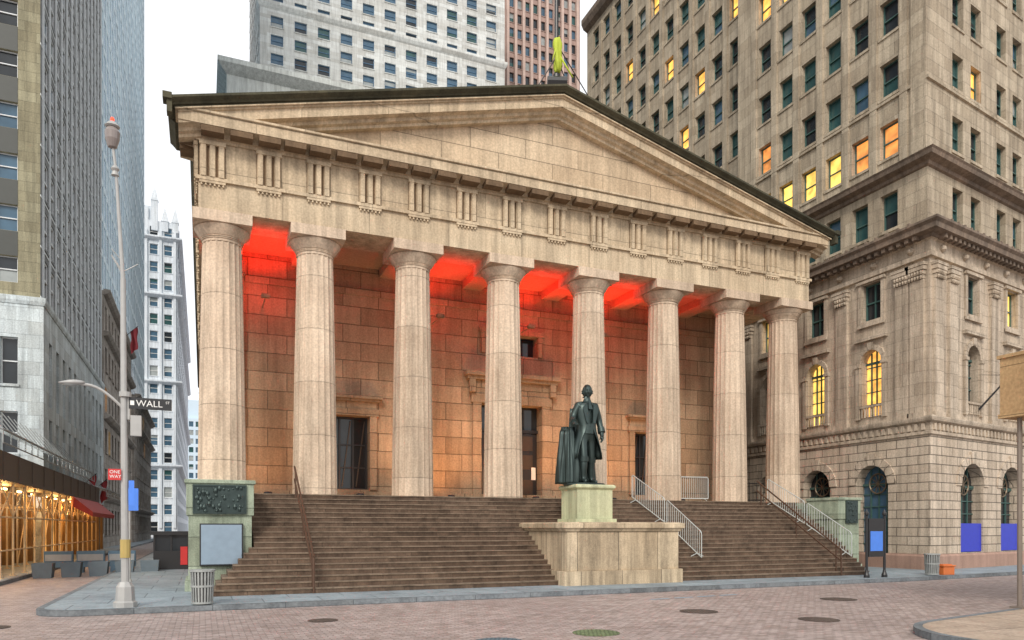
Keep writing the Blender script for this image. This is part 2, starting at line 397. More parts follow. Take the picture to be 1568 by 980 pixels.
for sx in (-1,1):
    b.poly([(0,.0,zap-.02),(sx*14.3,.0,zt(14.3)-.02),(sx*14.3,2.2,zt(14.3)-.02),(sx*13.9,2.2,zt(13.9)-.02),(sx*13.9,52,zt(13.9)-.02),(0,52,zap-.02)])
    for i in range(1,14):
        x = sx*i*1.03; b.hexa([(x-.03,.0,zt(x)-.03),(x+.03,.0,zt(x)-.03),(x+.03,52,zt(x)-.03),(x-.03,52,zt(x)-.03),(x-.03,.0,zt(x)+.03),(x+.03,.0,zt(x)+.03),(x+.03,52,zt(x)+.03),(x-.03,52,zt(x)+.03)])
b.poly([(-14,51.9,15.4),(14,51.9,15.4),(0,51.9,zap-.1)])
b.box(-1.6,-.7,6,7.2,19,20.5); b.box(.9,1.5,4,5,19,20.25)
b.obj('gable_roof', [M_roof], T)
YW = 4.8
def wall_holes(b, F, s0,s1,z0,z1, holes, rec):
    S = sorted({s0,s1,*[h[0] for h in holes],*[h[1] for h in holes]}); Z = sorted({z0,z1,*[h[2] for h in holes],*[h[3] for h in holes]})
    for a,c in zip(S[:-1],S[1:]):
        for e,f in zip(Z[:-1],Z[1:]):
            if any(h[0]<=a and c<=h[1] and h[2]<=e and f<=h[3] for h in holes): continue
            b.poly([F(a,0,e),F(c,0,e),F(c,0,f),F(a,0,f)])
    for a,c,e,f in holes:
        b.poly([F(a,0,e),F(a,0,f),F(a,-rec,f),F(a,-rec,e)]); b.poly([F(c,0,e),F(c,0,f),F(c,-rec,f),F(c,-rec,e)])
        b.poly([F(a,0,f),F(c,0,f),F(c,-rec,f),F(a,-rec,f)]); b.poly([F(a,0,e),F(c,0,e),F(c,-rec,e),F(a,-rec,e)])
FW = frame((0,YW),(1,0),(0,-1))
holes = [(-1.55,1.55,ZS,7.9),(-1.35,1.35,10.25,11.2),(-8.6,-6.75,3.75,6.95),(6.75,8.6,3.75,6.95)]
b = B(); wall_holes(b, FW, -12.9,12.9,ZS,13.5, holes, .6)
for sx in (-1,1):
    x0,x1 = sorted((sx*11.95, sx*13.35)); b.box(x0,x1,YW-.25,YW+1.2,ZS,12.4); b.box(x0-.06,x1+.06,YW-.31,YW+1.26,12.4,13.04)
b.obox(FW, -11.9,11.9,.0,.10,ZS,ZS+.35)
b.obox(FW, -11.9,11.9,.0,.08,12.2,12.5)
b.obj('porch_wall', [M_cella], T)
b = B(); bg = B(); bf = B()
for F in (frame((-13.2,YW+1.2),(0,1),(-1,0)), frame((13.2,YW+1.2),(0,1),(1,0))):
    W = 52-YW-1.2
    facade(b,bg,bf,F,W,GZ,13.06,grid_cols(W,12,1.5),[(4.6,7.6),(9.0,11.3)],.4,picker([8,2,0,0,0,0,0]),vert=True)
    for i in range(13):
        s = i*W/12; b.obox(F, max(0,s-.55),s+.55,.0,.28,GZ,13.03)
b.poly([(-13.2,51.9,0),(13.2,51.9,0),(13.2,51.9,15.4),(-13.2,51.9,15.4)])
b.obj('flank_walls',[M_cella],T); bg.obj('flank_glass',GL,T); bf.obj('flank_window_frames',[M_white],T)
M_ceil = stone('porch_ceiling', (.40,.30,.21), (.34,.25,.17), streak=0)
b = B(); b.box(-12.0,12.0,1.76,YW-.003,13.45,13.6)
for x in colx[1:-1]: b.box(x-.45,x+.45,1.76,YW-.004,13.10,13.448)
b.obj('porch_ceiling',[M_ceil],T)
b = B(); g = B(); fr = B()
def trim(x0,x1,z0,z1,w=.32,cor=True,base=True):
    b.obox(FW, x0-w,x0-.002,.0,.14,z0,z1); b.obox(FW, x1+.002,x1+w,.0,.14,z0,z1)
    b.obox(FW, x0-w-.08,x1+w+.08,.0,.17,z1+.002,z1+w)
    if cor:
        b.obox(FW, x0-w,x1+w,.0,.12,z1+w+.002,z1+w+.32)
        b.obox(FW, x0-w-.12,x1+w+.12,.0,.28,z1+w+.322,z1+w+.42); b.obox(FW, x0-w-.2,x1+w+.2,.0,.40,z1+w+.42,z1+w+.55)
trim(-1.55,1.55,ZS,7.9,.42,False)
b.obox(FW,-2.1,2.1,.0,.14,8.33,8.95); b.obox(FW,-2.3,2.3,.0,.35,8.95,9.1); b.obox(FW,-2.4,2.4,.0,.5,9.1,9.28)
for sx in (-1,1): b.obox(FW, sx*2.05-.14,sx*2.05+.14,.14,.34,8.35,8.94)
trim(-1.35,1.35,10.25,11.2,.22,False)
for sx in (-1,1):
    x0,x1 = sorted((sx*6.75,sx*8.6)); trim(x0,x1,3.75,6.95,.3)
    fr.obox(FW, x0,x1,-.5,-.42,3.75,3.83); fr.obox(FW, x0,x1,-.5,-.42,6.87,6.95)
    for t in (0,.333,.666,1): xx = x0+.04+(x1-x0-.08)*t; fr.obox(FW, xx-.04,xx+.04,-.5,-.43,3.83,6.87)
    for z in (4.7,5.7): fr.obox(FW, x0,x1,-.5,-.44,z,z+.06)
    for q in range(3):
        xa=x0+(x1-x0)*q/3+.1; xb=x0+(x1-x0)*(q+1)/3-.1
        fr.hexa([(xa,YW+.49,3.9),(xa+.05,YW+.49,3.9),(xb,YW+.49,6.8),(xb-.05,YW+.49,6.8),(xa,YW+.46,3.9),(xa+.05,YW+.46,3.9),(xb,YW+.46,6.8),(xb-.05,YW+.46,6.8)],1)
    g.obox(FW, x0,x1,-.56,-.51,3.75,6.95,0)
g.obox(FW,-1.35,1.35,-.56,-.51,10.25,11.2,0); g.obox(FW,-1.55,1.55,-.56,-.51,ZS,7.9,0)
for sx in (-1,1):
    fr.obox(FW, sx*.77-.70,sx*.77+.70,-.50,-.40,ZS+.05,6.6)
    for z in (3.7,4.9,5.8): fr.obox(FW, sx*.77-.5,sx*.77+.5,-.40,-.37,z,z+.7,1)
fr.obox(FW,-1.55,1.55,-.50,-.38,6.65,6.8)
b.obj('door_surrounds',[M_cella],T); g.obj('door_glass',[G_dark],T); fr.obj('door_leaves',[M_dark,plain('bronze_panel',(.07,.05,.035),.4,.3)],T)
b = B(); b.obox(FW,1.20,1.42,-.38,-.36,4.4,5.0); b.obj('door_notice',[M_white],T)
b = B()
def pier(x0,x1,y0,y1,zt_):
    b.box(x0-.04,x1+.04,y0-.05,y1,GZ-.02,GZ+.32); b.box(x0+.06,x1-.06,y0+.04,y1,GZ+.32,2.47)
    b.box(x0,x1,y0,y1,2.47,zt_-.12); b.box(x0-.05,x1+.05,y0-.05,y1,zt_-.12,zt_)
pier(-13.96,-12.0,-2.8,-.08,3.58); pier(12.6,13.93,-2.8,-.9,3.45)
b.box(12.75,13.8,-.9,-.08,GZ,3.25)
b.obj('stair_piers',[M_pier],T,bevel=.015)
b = B()
b.box(-13.78,-12.22,-2.85,-2.803,2.52,3.42); b.box(13.0,13.7,-2.86,-2.803,2.3,3.3)
for (x0,x1,z0,z1,n) in ((-13.7,-12.3,2.6,3.34,60),(13.05,13.65,2.36,3.24,30)):
    for i in range(n):
        x = random.uniform(x0,x1); z = random.uniform(z0,z1); r = random.uniform(.03,.08)
        b.lathe((x,-2.85,z),[(r*.6,-r*.9),(r*.8,0),(r*.5,r*.9)],8)
for x0,x1,z0,z1 in ((-13.78,-12.22,2.52,2.57),(-13.78,-12.22,3.37,3.42),(-13.78,-13.73,2.57,3.37),(-12.27,-12.22,2.57,3.37)): b.box(x0,x1,-2.885,-2.851,z0,z1)
b.obj('bronze_relief_plaque',[M_bronze],T)
b = B(); b.box(-13.58,-12.33,-2.92,-2.77,.92,2.22); b.box(-13.54,-12.37,-2.935,-2.921,.96,2.18,1); b.obj('notice_board_panel',[M_dark,M_screen],T)
for x in (-10.45, 10.45):
    b = B(); yz = lambda y: GZ+.1663*((y+4.95)/.2722+1)
    for y in (-4.7,-2.5,-.3):
        b.cyl((x,y,yz(y)-.15),(x,y,yz(y)+.95),.03,n=8)
    for h in (.95,.5): b.cyl((x,-4.95,yz(-4.95)+h-.05),(x,-.0,yz(-.0)+h),.035,n=8)
    b.cyl((x,-4.95,yz(-4.95)+.9),(x,-4.98,GZ),.035)
    b.obj('stair_handrail',[M_rail],T)
fp = empty('rooftop_flagpole'); px=1.0
b = B(); b.cyl((px,2,19.3),(px,2,34),.11,.07,12); b.cyl((px,2,19.2),(px,2,22.2),.22,.15,12)
for sx in (-1,1): b.cyl((px,2,23),(px+sx*2.2,2.5,19.3),.025,n=6)
b.cyl((px,2,23.6),(px+4.2,2.4,18.9),.025,n=6); b.cyl((px-.45,2,21.75),(px+.35,1.7,21.75),.26,.26,10); b.box(px-2.2,px-.4,2.2,3.2,19.3,20.15)
b.obj('pole',[M_dark],fp)
b = B(); R = []
for i in range(14):
    t = i/13; z = 22.25+1.5*t; r = .10+.07*sin(pi*t)+.03*sin(9*t)
    R.append([(px+(r*(1+.45*sin(3*a+6*t)))*cos(a), 1.9+(r*(1+.45*cos(4*a+5*t)))*sin(a), z) for a in [2*pi*j/14 for j in range(14)]])
b.loft(R); b.cyl((px+.1,1.8,22.9),(px+.6,1.6,22.0),.04,n=6); b.cyl((px-.05,1.85,23.4),(px-.35,1.7,22.6),.05,.02,6); b.obj('furled_flag',[M_yellow],fp,True)

# ------------------------------------------------------------------ STATUE BASE
SP = empty('statue_pedestal')
b = B()
b.box(-2.36,2.36,-5.46,-1.5,GZ-.02,.62); b.box(-2.24,2.24,-5.36,-1.5,.62,1.95)
sweepprof = [(0,1.95),(.06,1.97),(.10,2.05),(.16,2.08),(.16,2.24),(.0,2.28),(-.5,2.28),(-.5,1.95)]
sweep(b, [((-2.24,-1.5),(-1,0)),((-2.24,-5.36),(-1,-1)),((2.24,-5.36),(1,-1)),((2.24,-1.5),(1,0))], sweepprof)
b.box(-1.8,1.8,-4.92,-1.5,1.95,2.27)
b.obj('lower_base',[M_ped],SP,bevel=.01)
b = B(); b.box(-.86,.86,-3.40,-1.86,2.26,2.42); b.box(-.75,.75,-3.28,-1.98,2.42,3.52)
b.loft([[(-w,-2.63-d,z),(w,-2.63-d,z),(w,-2.63+d,z),(-w,-2.63+d,z)] for w,d,z in ((.75,.65,3.5),(.84,.74,3.58),(.84,.74,3.66),(.78,.68,3.70))])
b.obj('upper_die',[M_gped],SP,bevel=.012)

# ------------------------------------------------------------------ STATUE
ST = empty('bronze_statue', (0,-2.63,3.76)); ST.scale = (2.03,2.03,2.03)
def skin(name, pts, edges, parent, mat, root=0, sub=2):
    me = bpy.data.meshes.new(name); me.from_pydata([p[:3] for p in pts], edges, [])
    me.materials.append(mat); o = bpy.data.objects.new(name, me); scene.collection.objects.link(o); o.parent = parent
    o.modifiers.new('skin','SKIN').use_smooth_shade = True
    if not me.skin_vertices:
        bpy.context.view_layer.objects.active = o; bpy.ops.mesh.customdata_skin_add()
    for i,p in enumerate(pts):
        r = p[3]; r2 = p[4] if len(p) > 4 else r
        me.skin_vertices[0].data[i].radius = (r, r2); me.skin_vertices[0].data[i].use_root = (i == root)
    s = o.modifiers.new('sub','SUBSURF'); s.levels = sub; s.render_levels = sub
    return o
P = [(0,0,.95,.15,.12),(0,0,1.10,.145,.12),(0,.01,1.28,.165,.13),(0,.01,1.42,.16,.12),(0,.01,1.52,.085,.075),(0,-.01,1.68,.06,.06),
     (-.18,.01,1.46,.085),(-.28,.03,1.22,.068),(-.345,-.14,1.11,.055),(-.395,-.27,1.075,.034),
     (.18,.01,1.46,.085),(.285,.05,1.22,.068),(.30,-.02,1.0,.055),(.30,-.06,.87,.034),
     (-.095,0,.86,.10),(-.10,-.08,.50,.070),(-.10,-.07,.32,.074),(-.10,-.06,.11,.048),(-.11,-.09,.05,.045,.04),(-.13,-.22,.032,.042,.028),
     (.10,.02,.86,.10),(.12,.03,.50,.070),(.13,.08,.32,.074),(.14,.09,.11,.048),(.15,.06,.05,.045,.04),(.195,-.06,.032,.042,.028)]
E = [(0,1),(1,2),(2,3),(3,4),(4,5),(3,6),(6,7),(7,8),(8,9),(3,10),(10,11),(11,12),(12,13),(0,14),(14,15),(15,16),(16,17),(17,18),(18,19),(0,20),(20,21),(21,22),(22,23),(23,24),(24,25)]
skin('figure_body', P, E, ST, M_bronze)
def hand(name, w, dirv, side, palm):
    w = Vector(w); d = Vector(dirv).normalized(); s = Vector(side).normalized(); pn = Vector(palm).normalized()
    pts = [(*(w-d*.06),.036,.034),(*(w+d*.04),.038,.024),(*(w+d*.085),.040,.020)]; ed = [(0,1),(1,2)]
    for i,l in enumerate((.068,.078,.072,.056)):
        base = w+d*.088+s*(-.030+.020*i)
        k = len(pts); pts += [(*base,.012),(*(base+d*l*.5+pn*.008),.011),(*(base+d*l*.9+pn*.032),.009)]
        ed += [(2,k),(k,k+1),(k+1,k+2)]
    k = len(pts); b0 = w+d*.035-s*.03
    pts += [(*b0,.014),(*(b0+d*.03-s*.026+pn*.01),.012),(*(b0+d*.06-s*.028+pn*.022),.010)]; ed += [(1,k),(k,k+1),(k+1,k+2)]
    skin(name, pts, ed, ST, M_bronze, 0, 1)
hand('right_hand', (-.37,-.20,1.085), (-.25,-.9,-.05), (-1,.25,0), (0,0,-1))
hand('left_hand', (.30,-.045,.93), (-.02,-.2,-1), (0,-1,0), (-1,0,0))
b = B(); R = []; NA = 48; NV = 36
for i in range(NV+1):
    ph = -pi/2+pi*i/NV; ring = []
    for j in range(NA):
        a = 2*pi*j/NA; x = cos(ph)*cos(a)*.078; y = cos(ph)*sin(a)*.098; z = sin(ph)*.122
        fr_ = max(0,-sin(a))**2*max(0,cos(ph))**.5
        if z < 0: x *= 1-.20*(-z/.122); y *= 1-.06*(-z/.122)
        def g_(cx,cz,sx,sz): return math.exp(-((x-cx)/sx)**2-((z-cz)/sz)**2)
        y -= fr_*(.030*g_(0,-.022,.013,.020)+.016*g_(0,.0,.009,.035)+.010*g_(0,.035,.05,.012)+.010*g_(0,-.062,.024,.008)+.018*g_(0,-.100,.026,.018))
        y += fr_*(.018*g_(-.030,.012,.016,.011)+.018*g_(.030,.012,.016,.011)+.008*g_(0,-.052,.028,.005)+.008*g_(0,-.080,.03,.006))
        ring.append((x,y,z))
    R.append(ring)
b.loft(R, caps=False)
for sx in (-1,1): b.lathe((sx*.028,-.078,.010),[(.003,-.009),(.009,-.004),(.010,0),(.009,.004),(.003,.009)],10)
hd = b.obj('head',[M_bronze],ST,True); hd.location = (0,-.025,1.725); hd.rotation_euler = (radians(4),0,radians(-14))
b = B(); R = []
for i in range(17):
    ph = -pi*.26+pi*.76*i/16; ring = []
    for j in range(49):
        a = radians(-36+252*j/48); wv = 1+.03*sin(14*a+3*ph)
        if ph > .75: a = 2*pi*j/48+radians(-36)
        ring.append((cos(ph)*cos(a)*.090*wv, cos(ph)*sin(a)*.112*wv+.006, sin(ph)*.132))
    R.append(ring)
b.loft(R, closed=False, caps=False)
for sx in (-1,1):
    for z in (.0,-.035): b.cyl((sx*.086,-.030,z),(sx*.089,.03,z),.018,.018,12)
b.cyl((0,.10,-.04),(0,.13,-.2),.03,.012,10); b.cyl((-.04,.115,-.05),(.04,.115,-.05),.022,.022,8)
hr = b.obj('wig_hair',[M_bronze],ST,True); hr.location = (0,-.02,1.73); hr.rotation_euler = (0,0,radians(-14))
md = hr.modifiers.new('s','SOLIDIFY'); md.thickness = .012
b = B(); R = []
prof = [(1.53,.12,.09,14),(1.49,.19,.125,20),(1.44,.225,.14,22),(1.35,.222,.155,22),(1.2,.200,.152,18),(1.08,.188,.148,16),(.98,.205,.16,26),(.85,.24,.185,40),(.7,.28,.21,48),(.58,.305,.225,52),(.47,.325,.24,56)]
for z,rx,ry,gap in prof:
    ring = []
    fold = max(0,(1.05-z))*.05
    for j in range(97):
        a = radians(-90+gap+(360-2*gap)*j/96)
        r = 1+fold*2.0*sin(8*a+1.3)+fold*.8*sin(15*a)
        ring.append((rx*r*cos(a), ry*r*sin(a)+.015, z))
    R.append(ring)
b.loft(R, closed=False, caps=False)
co = b.obj('frock_coat',[M_bronze],ST,True); md = co.modifiers.new('s','SOLIDIFY'); md.thickness = .018
b = B()
for sx in (-1,1):
    b.hexa([(sx*.045,-.148,1.12),(sx*.09,-.150,1.12),(sx*.16,-.135,1.40),(sx*.07,-.125,1.50),(sx*.045,-.168,1.12),(sx*.09,-.172,1.12),(sx*.17,-.160,1.40),(sx*.065,-.145,1.50)])
for i in range(7): b.lathe((0,-.140,1.06+.055*i),[(.005,-.008),(.011,0),(.005,.008)],8)
b.hexa([(-.03,-.11,1.38),(.03,-.11,1.38),(.02,-.08,1.54),(-.02,-.08,1.54),(-.04,-.160,1.38),(.04,-.160,1.38),(.022,-.105,1.54),(-.022,-.105,1.54)])
b.obj('lapels_and_jabot',[M_bronze],ST)
b = B(); b.lathe((0,-.012,1.54),[(.078,-.04),(.080,0),(.062,.05)],32)
b.loft([[(rx*cos(a),ry*sin(a),z) for a in [2*pi*i/40 for i in range(40)]] for rx,ry,z in ((.155,.135,.93),(.15,.138,1.0),(.15,.138,1.12))])
b.cyl((-.325,-.08,1.145),(-.357,-.17,1.10),.066,.072,28); b.cyl((.297,-.0,1.07),(.30,-.035,.97),.066,.072,28)
b.cyl((-.10,-.085,.50),(-.10,-.082,.41),.088,.084,28); b.cyl((.122,.04,.50),(.127,.06,.41),.088,.084,28)
b.obj('collar_cuffs_boot_tops',[M_bronze],ST)
b = B()
for i in range(9):
    a = 2*pi*i/9; b.cyl((-.36+.07*cos(a),.14+.07*sin(a),.0),(-.36+.07*cos(a),.14+.07*sin(a),1.06),.026,.026,10)
b.lathe((-.36,.14,.99),[(.105,0),(.105,.03)],18)
b.obj('rod_bundle',[M_bronze],ST)
b=B(); R = []
for i in range(30):
    t = i/29; z = .0+1.03*t; r0 = .215-.05*t+.015*sin(5*t); ring = []
    if t > .90: r0 *= 1-.45*((t-.90)/.10)**2
    for j in range(90):
        a = 2*pi*j/90; r = r0*(1+.11*sin(6*a+2.5*t)+.07*sin(11*a-3*t)+.04*sin(19*a+2*t))
        ring.append((-.34+r*cos(a)*.92, .13+r*sin(a), z+.03*sin(3*a)*(t)))
    R.append(ring)
b.loft(R)
b.obj('draped_cloak',[M_bronze],ST,True)
b=B(); R=[]
for i in range(16):
    t = i/15; z = .02+1.40*t; ring = []
    for j in range(40):
        u = j/39; x = -.32+.60*u*(1-.25*t)+.06*t; y = .20+.035*sin(u*24+t*3)*(1-.6*t)-.03*t
        ring.append((x,y,z))
    R.append(ring)
b.loft(R, closed=False, caps=False)
ck = b.obj('cloak_back',[M_bronze],ST,True); md = ck.modifiers.new('s','SOLIDIFY'); md.thickness = .02
b = B(); b.loft([[(-.05+cos(a)*.40,sin(a)*.34,z) for a in [2*pi*i/32 for i in range(32)]] for z in (-.03,.0)])
b.obj('statue_plinth',[M_bronze],ST)

# ------------------------------------------------------------------ CROWD BARRIERS
def barrier(p0, p1):
    e = empty('crowd_barrier'); b = B(); p0 = Vector(p0); p1 = Vector(p1); up = Vector((0,0,1))
    P = lambda t,h: p0.lerp(p1,t)+up*h
    b.cyl(P(0,.12),P(1,.12),.021,n=8); b.cyl(P(.03,1.1),P(.97,1.1),.021,n=8); b.cyl(P(0,.12),P(0,1.04),.021,n=8); b.cyl(P(1,.12),P(1,1.04),.021,n=8)
    b.cyl(P(0,1.04),P(.03,1.1),.021,n=8); b.cyl(P(1,1.04),P(.97,1.1),.021,n=8)
    for i in range(1,17): b.cyl(P(i/17,.12),P(i/17,1.1),.010,n=5)
    d = (p1-p0); s = Vector((-d.y,d.x,0)).normalized()
    for t in (.12,.88):
        b.cyl(P(t,.12),P(t,.0)+s*.3,.016,n=6); b.cyl(P(t,.12),P(t,.0)-s*.3,.016,n=6)
    b.obj('barrier_frame',[M_steel],e)
sy = lambda y: GZ+.1663*((y+4.95)/.2722+1)
barrier((3.75,.15,ZS),(4.05,-1.85,sy(-1.85))); barrier((4.1,-1.95,sy(-1.95)),(4.2,-4.1,sy(-4.1)))
barrier((11.2,.1,ZS),(11.5,-1.9,sy(-1.9))); barrier((11.55,-2.0,sy(-2.0)),(11.85,-4.2,sy(-4.2)))
barrier((6.2,.6,ZS),(7.9,.3,ZS)); 
e = empty('iron_fence'); b = B()
for i in range(13): x = 9.9+.22*i; b.cyl((x,1.9,ZS),(x,1.9,ZS+1.05),.014,n=5)
b.cyl((9.9,1.9,ZS+1),(12.54,1.9,ZS+1),.02); b.cyl((9.9,1.9,ZS+.15),(12.54,1.9,ZS+.15),.02); b.obj('fence_bars',[M_dark],e)

# ------------------------------------------------------------------ STREET FURNITURE
def trash(x,y,h=.86,r=.29):
    e = empty('trash_can'); b = B(); n = 22
    for i in range(n):
        a = 2*pi*i/n; a2 = 2*pi*(i+.55)/n
        b.hexa([(x+r*.86*cos(a),y+r*.86*sin(a),GZ+.04),(x+r*.86*cos(a2),y+r*.86*sin(a2),GZ+.04),(x+r*.83*cos(a2),y+r*.83*sin(a2),GZ+.04),(x+r*.83*cos(a),y+r*.83*sin(a),GZ+.04),
                (x+r*cos(a),y+r*sin(a),GZ+h),(x+r*cos(a2),y+r*sin(a2),GZ+h),(x+r*.97*cos(a2),y+r*.97*sin(a2),GZ+h),(x+r*.97*cos(a),y+r*.97*sin(a),GZ+h)])
    for z,rr in ((.03,.87),(.45,.94),(.84,1.03)):
        b.lathe((x,y,GZ+z),[(r*rr*.9,0),(r*rr+.01,0),(r*rr+.01,.05),(r*rr*.9,.05)],24)
    b.obj('slatted_body',[plain('dull_steel',(.36,.38,.37),.5,.4,var=.4)],e)
    b = B(); b.lathe((x,y,GZ+.06),[(r*.75,0),(r*.86,h-.12),(r*.8,h-.1),(r*.3,h-.18)],20); b.obj('bin_liner',[plain('grey_liner',(.08,.08,.08),.5)],e)
trash(-13.5,-7.15); trash(14.1,-6.2)
e = empty('orange_crate'); b = B(); b.box(14.6,15.25,-6.35,-5.95,GZ,GZ+.34)
b.box(14.56,15.29,-6.39,-5.91,GZ+.34,GZ+.4); b.box(14.66,15.19,-6.29,-6.01,GZ+.4,GZ+.44); b.obj('crate_body',[M_orange],e,bevel=.02)

SL = empty('street_lamp'); lx,ly = -15.25,-7.05
b = B(); b.lathe((lx,ly,GZ),[(.27,0),(.27,.12),(.22,.16),(.2,.5),(.16,.56),(.13,.62)],8)
b.cyl((lx,ly,GZ+.5),(lx-.05,ly,8.2),.095,.06,12); b.cyl((lx-.05,ly,8.2),(lx-.20,ly,10.8),.05,.032,10)
b.cyl((lx,ly,5.3),(lx,ly,5.42),.14,n=12)
b.cyl((lx-.20,ly,10.8),(lx-.26,ly,11.35),.032,.03)
b.lathe((lx-.22,ly,10.7),[(.03,-.02),(.09,0),(.06,.1),(.10,.16),(.04,.25)],12)
pts = [(lx-.02,ly,5.0)]
for i in range(1,9):
    t = i/8; pts.append((lx-.02-.92*t, ly+.02, 5.0+.55*sin(t*pi*.55)))
b.tube(pts,.035,8)
b.tube([(lx,ly,8.3),(lx-.3,ly,8.75),(lx-.05,ly,8.3)],.016); 
for z,dx in ((8.6,.28),(8.9,-.3)): b.cyl((lx-.08,ly,z-.25),(lx+dx,ly,z),.012,n=5)
b.obj('pole_and_arm',[M_polegrey],SL)
b = B(); R = []
hx,hz = lx-.92,5.56
for i in range(9):
    t = i/8; w = .11*sin(pi*min(1,t*.9+.12))+.02; R.append([(hx-.55*t+.05, ly+.02+w*cos(a), hz+.03*(1-t)+w*.55*sin(a)) for a in [2*pi*j/14 for j in range(14)]])
b.loft(R)
b.obj('luminaire_head',[M_polegrey],SL,True)
b = B(); b.loft([[(hx-.25+.18*s*cos(a),ly+.02+.09*s*sin(a),hz-.04-.06*(1-s)) for a in [2*pi*j/14 for j in range(14)]] for s in (1,.8,.4)]); b.obj('luminaire_lens',[G_pale],SL,True)
tx = lx-.28
b = B()
b.lathe((tx,ly,11.35),[(.03,0),(.10,.03),(.16,.22),(.17,.40),(.12,.50)],16,0)
b.lathe((tx,ly,11.86),[(.13,0),(.17,.03),(.10,.12),(.04,.16)],16,1)
b.lathe((tx,ly,12.02),[(.04,0),(.05,.04),(.03,.09)],12,2)
b.obj('top_lantern',[glass('lantern_glass',(.22,.19,.18),.2),M_polegrey,plain('red_beacon',(.8,.05,.02),.3,emit=(1,.08,.03),es=1.5)],SL)
b = B(); b.box(lx+.08,lx+1.04,ly-.03,ly-.01,5.02,5.30); b.obj('street_name_plate',[M_dark],SL)
b = B(); b.box(lx+.05,lx+.10,ly-.02,ly+.3,4.75,5.35); b.obj('bracket',[M_polegrey],SL)
def text(s, loc, size, mat, parent, rz=0):
    c = bpy.data.curves.new('lettering','FONT'); c.body = s; c.size = size; c.extrude = .002; c.materials.append(mat)
    o = bpy.data.objects.new('lettering', c); o.location = loc; o.rotation_euler = (radians(90),0,rz); scene.collection.objects.link(o); o.parent = parent
text('WALL', (lx+.24,ly-.035,5.09), .22, M_white, SL)
text('ST', (lx+.90,ly-.035,5.18), .09, M_white, SL)
b = B(); b.box(lx+.11,lx+.20,ly-.034,ly-.031,5.11,5.22); b.obj('sign_symbol',[M_white],SL)
b = B(); b.box(lx-.36,lx-.08,ly-.12,ly-.10,3.25,3.52); b.obj('red_sign_plate',[M_red],SL)
text('ONE\nWAY', (lx-.33,ly-.125,3.41), .11, M_white, SL)
b = B(); b.box(lx+.08,lx+.20,ly-.06,ly-.03,2.65,3.25); b.obj('blue_banner',[M_blue],SL)
b = B(); b.lathe((lx+.0,ly-.0,1.35),[(.115,0),(.115,.45)],10); b.obj('notice_wrap',[plain('ochre_notice',(.40,.30,.10),.6)],SL)
b = B(); b.box(lx+.12,lx+.36,ly-.1,ly+.1,4.35,4.85); b.obj('signal_box',[M_polegrey],SL)

sp_ = empty('traffic_sign'); b = B(); b.cyl((-15.9,2.2,GZ),(-15.9,2.2,3.6),.035); b.box(-16.02,-15.62,2.14,2.16,2.7,3.5,1); b.lathe((-15.9,2.2,GZ),[(.09,0),(.06,.1)],10); b.obj('post_and_plate',[M_polegrey,M_blue],sp_)

e = empty('information_sign'); b = B()
for x in (10.35,11.30):
    b.cyl((x,-6.3,GZ),(x,-6.3,2.55),.05,n=12); b.lathe((x,-6.3,GZ),[(.11,0),(.11,.1),(.07,.2),(.05,.3)],12)
    b.lathe((x,-6.3,2.55),[(.03,0),(.08,.05),(.08,.12),(.03,.2),(.01,.26)],12)
b.box(10.42,11.23,-6.34,-6.26,.95,2.45); b.box(10.50,11.15,-6.355,-6.341,1.18,1.95,1)
b.obj('sign_frame',[M_dark,M_blue],e)

e = empty('security_booth'); b = B(); x0,y0 = -15.6,10.5
b.box(x0,x0+1.5,y0,y0+1.6,GZ,1.0); b.box(x0+.05,x0+1.45,y0+.05,y0+1.55,1.0,1.75,1); b.box(x0-.12,x0+1.62,y0-.12,y0+1.72,1.75,1.92)
for dx in (0,.72,1.43): b.box(x0+dx,x0+dx+.07,y0,y0+.06,1.0,1.75)
b.box(x0+1.15,x0+1.45,y0-.03,y0-.003,.35,1.2,2)
b.obj('booth_body',[M_dark,G_dark,M_red],e)
for i in range(5):
    e = empty('concrete_planter'); b = B(); x = -19.6+i*.98; y = 8.4+.3*i
    b.loft([[(x-w,y-w,z),(x+w,y-w,z),(x+w,y+w,z),(x-w,y+w,z)] for w,z in ((.32,0),(.38,.62),(.34,.62),(.32,.55))]); b.obj('planter_body',[plain('dark_planter',(.13,.17,.20),.7)],e)
e = empty('road_barricade'); b = B()
for x in (-20.2,-18.9,-17.6): b.box(x,x+1.15,12.0,12.35,.25,1.0,0); b.box(x+.05,x+1.1,11.97,11.995,.55,.85,1); b.box(x+.1,x+.3,11.9,12.45,0,.25,0); b.box(x+.85,x+1.05,11.9,12.45,0,.25,0)
b.obj('barricade_body',[plain('blue_grey_panel',(.10,.18,.26),.6),plain('grey_stripe',(.35,.38,.4),.6)],e)

# ------------------------------------------------------------------ RIGHT CORNER BUILDING
RB = empty('corner_bank_building')
M_lime = stone('limestone_rusticated', (.66,.56,.45), (.54,.445,.345), brick=(1.15,.42,.024), mortar=.33, brickvar=.16, streak=.34)
M_limes= stone('limestone_smooth', (.63,.535,.425), (.50,.41,.315), brick=(1.3,.55,.008), mortar=.6, brickvar=.14, streak=.42, dirt=.12)
M_tower= stone('tower_limestone', (.54,.46,.345), (.43,.36,.27), brick=(1.2,.6,.01), mortar=.68, brickvar=.22, streak=.38)
M_gfr  = plain('green_window_frame', (.05,.11,.10), .5)
M_bfr  = plain('black_iron', (.02,.02,.02), .4)
M_corn = stone('dark_weathered_cornice', (.27,.20,.15), (.15,.12,.095), streak=.4)
cx0,cy0 = 17.35,-3.6; d2 = (.983,.184); n2 = (.184,-.983)
FWs = frame((cx0,cy0),(0,1),(-1,0)); FS = frame((cx0,cy0),d2,n2)
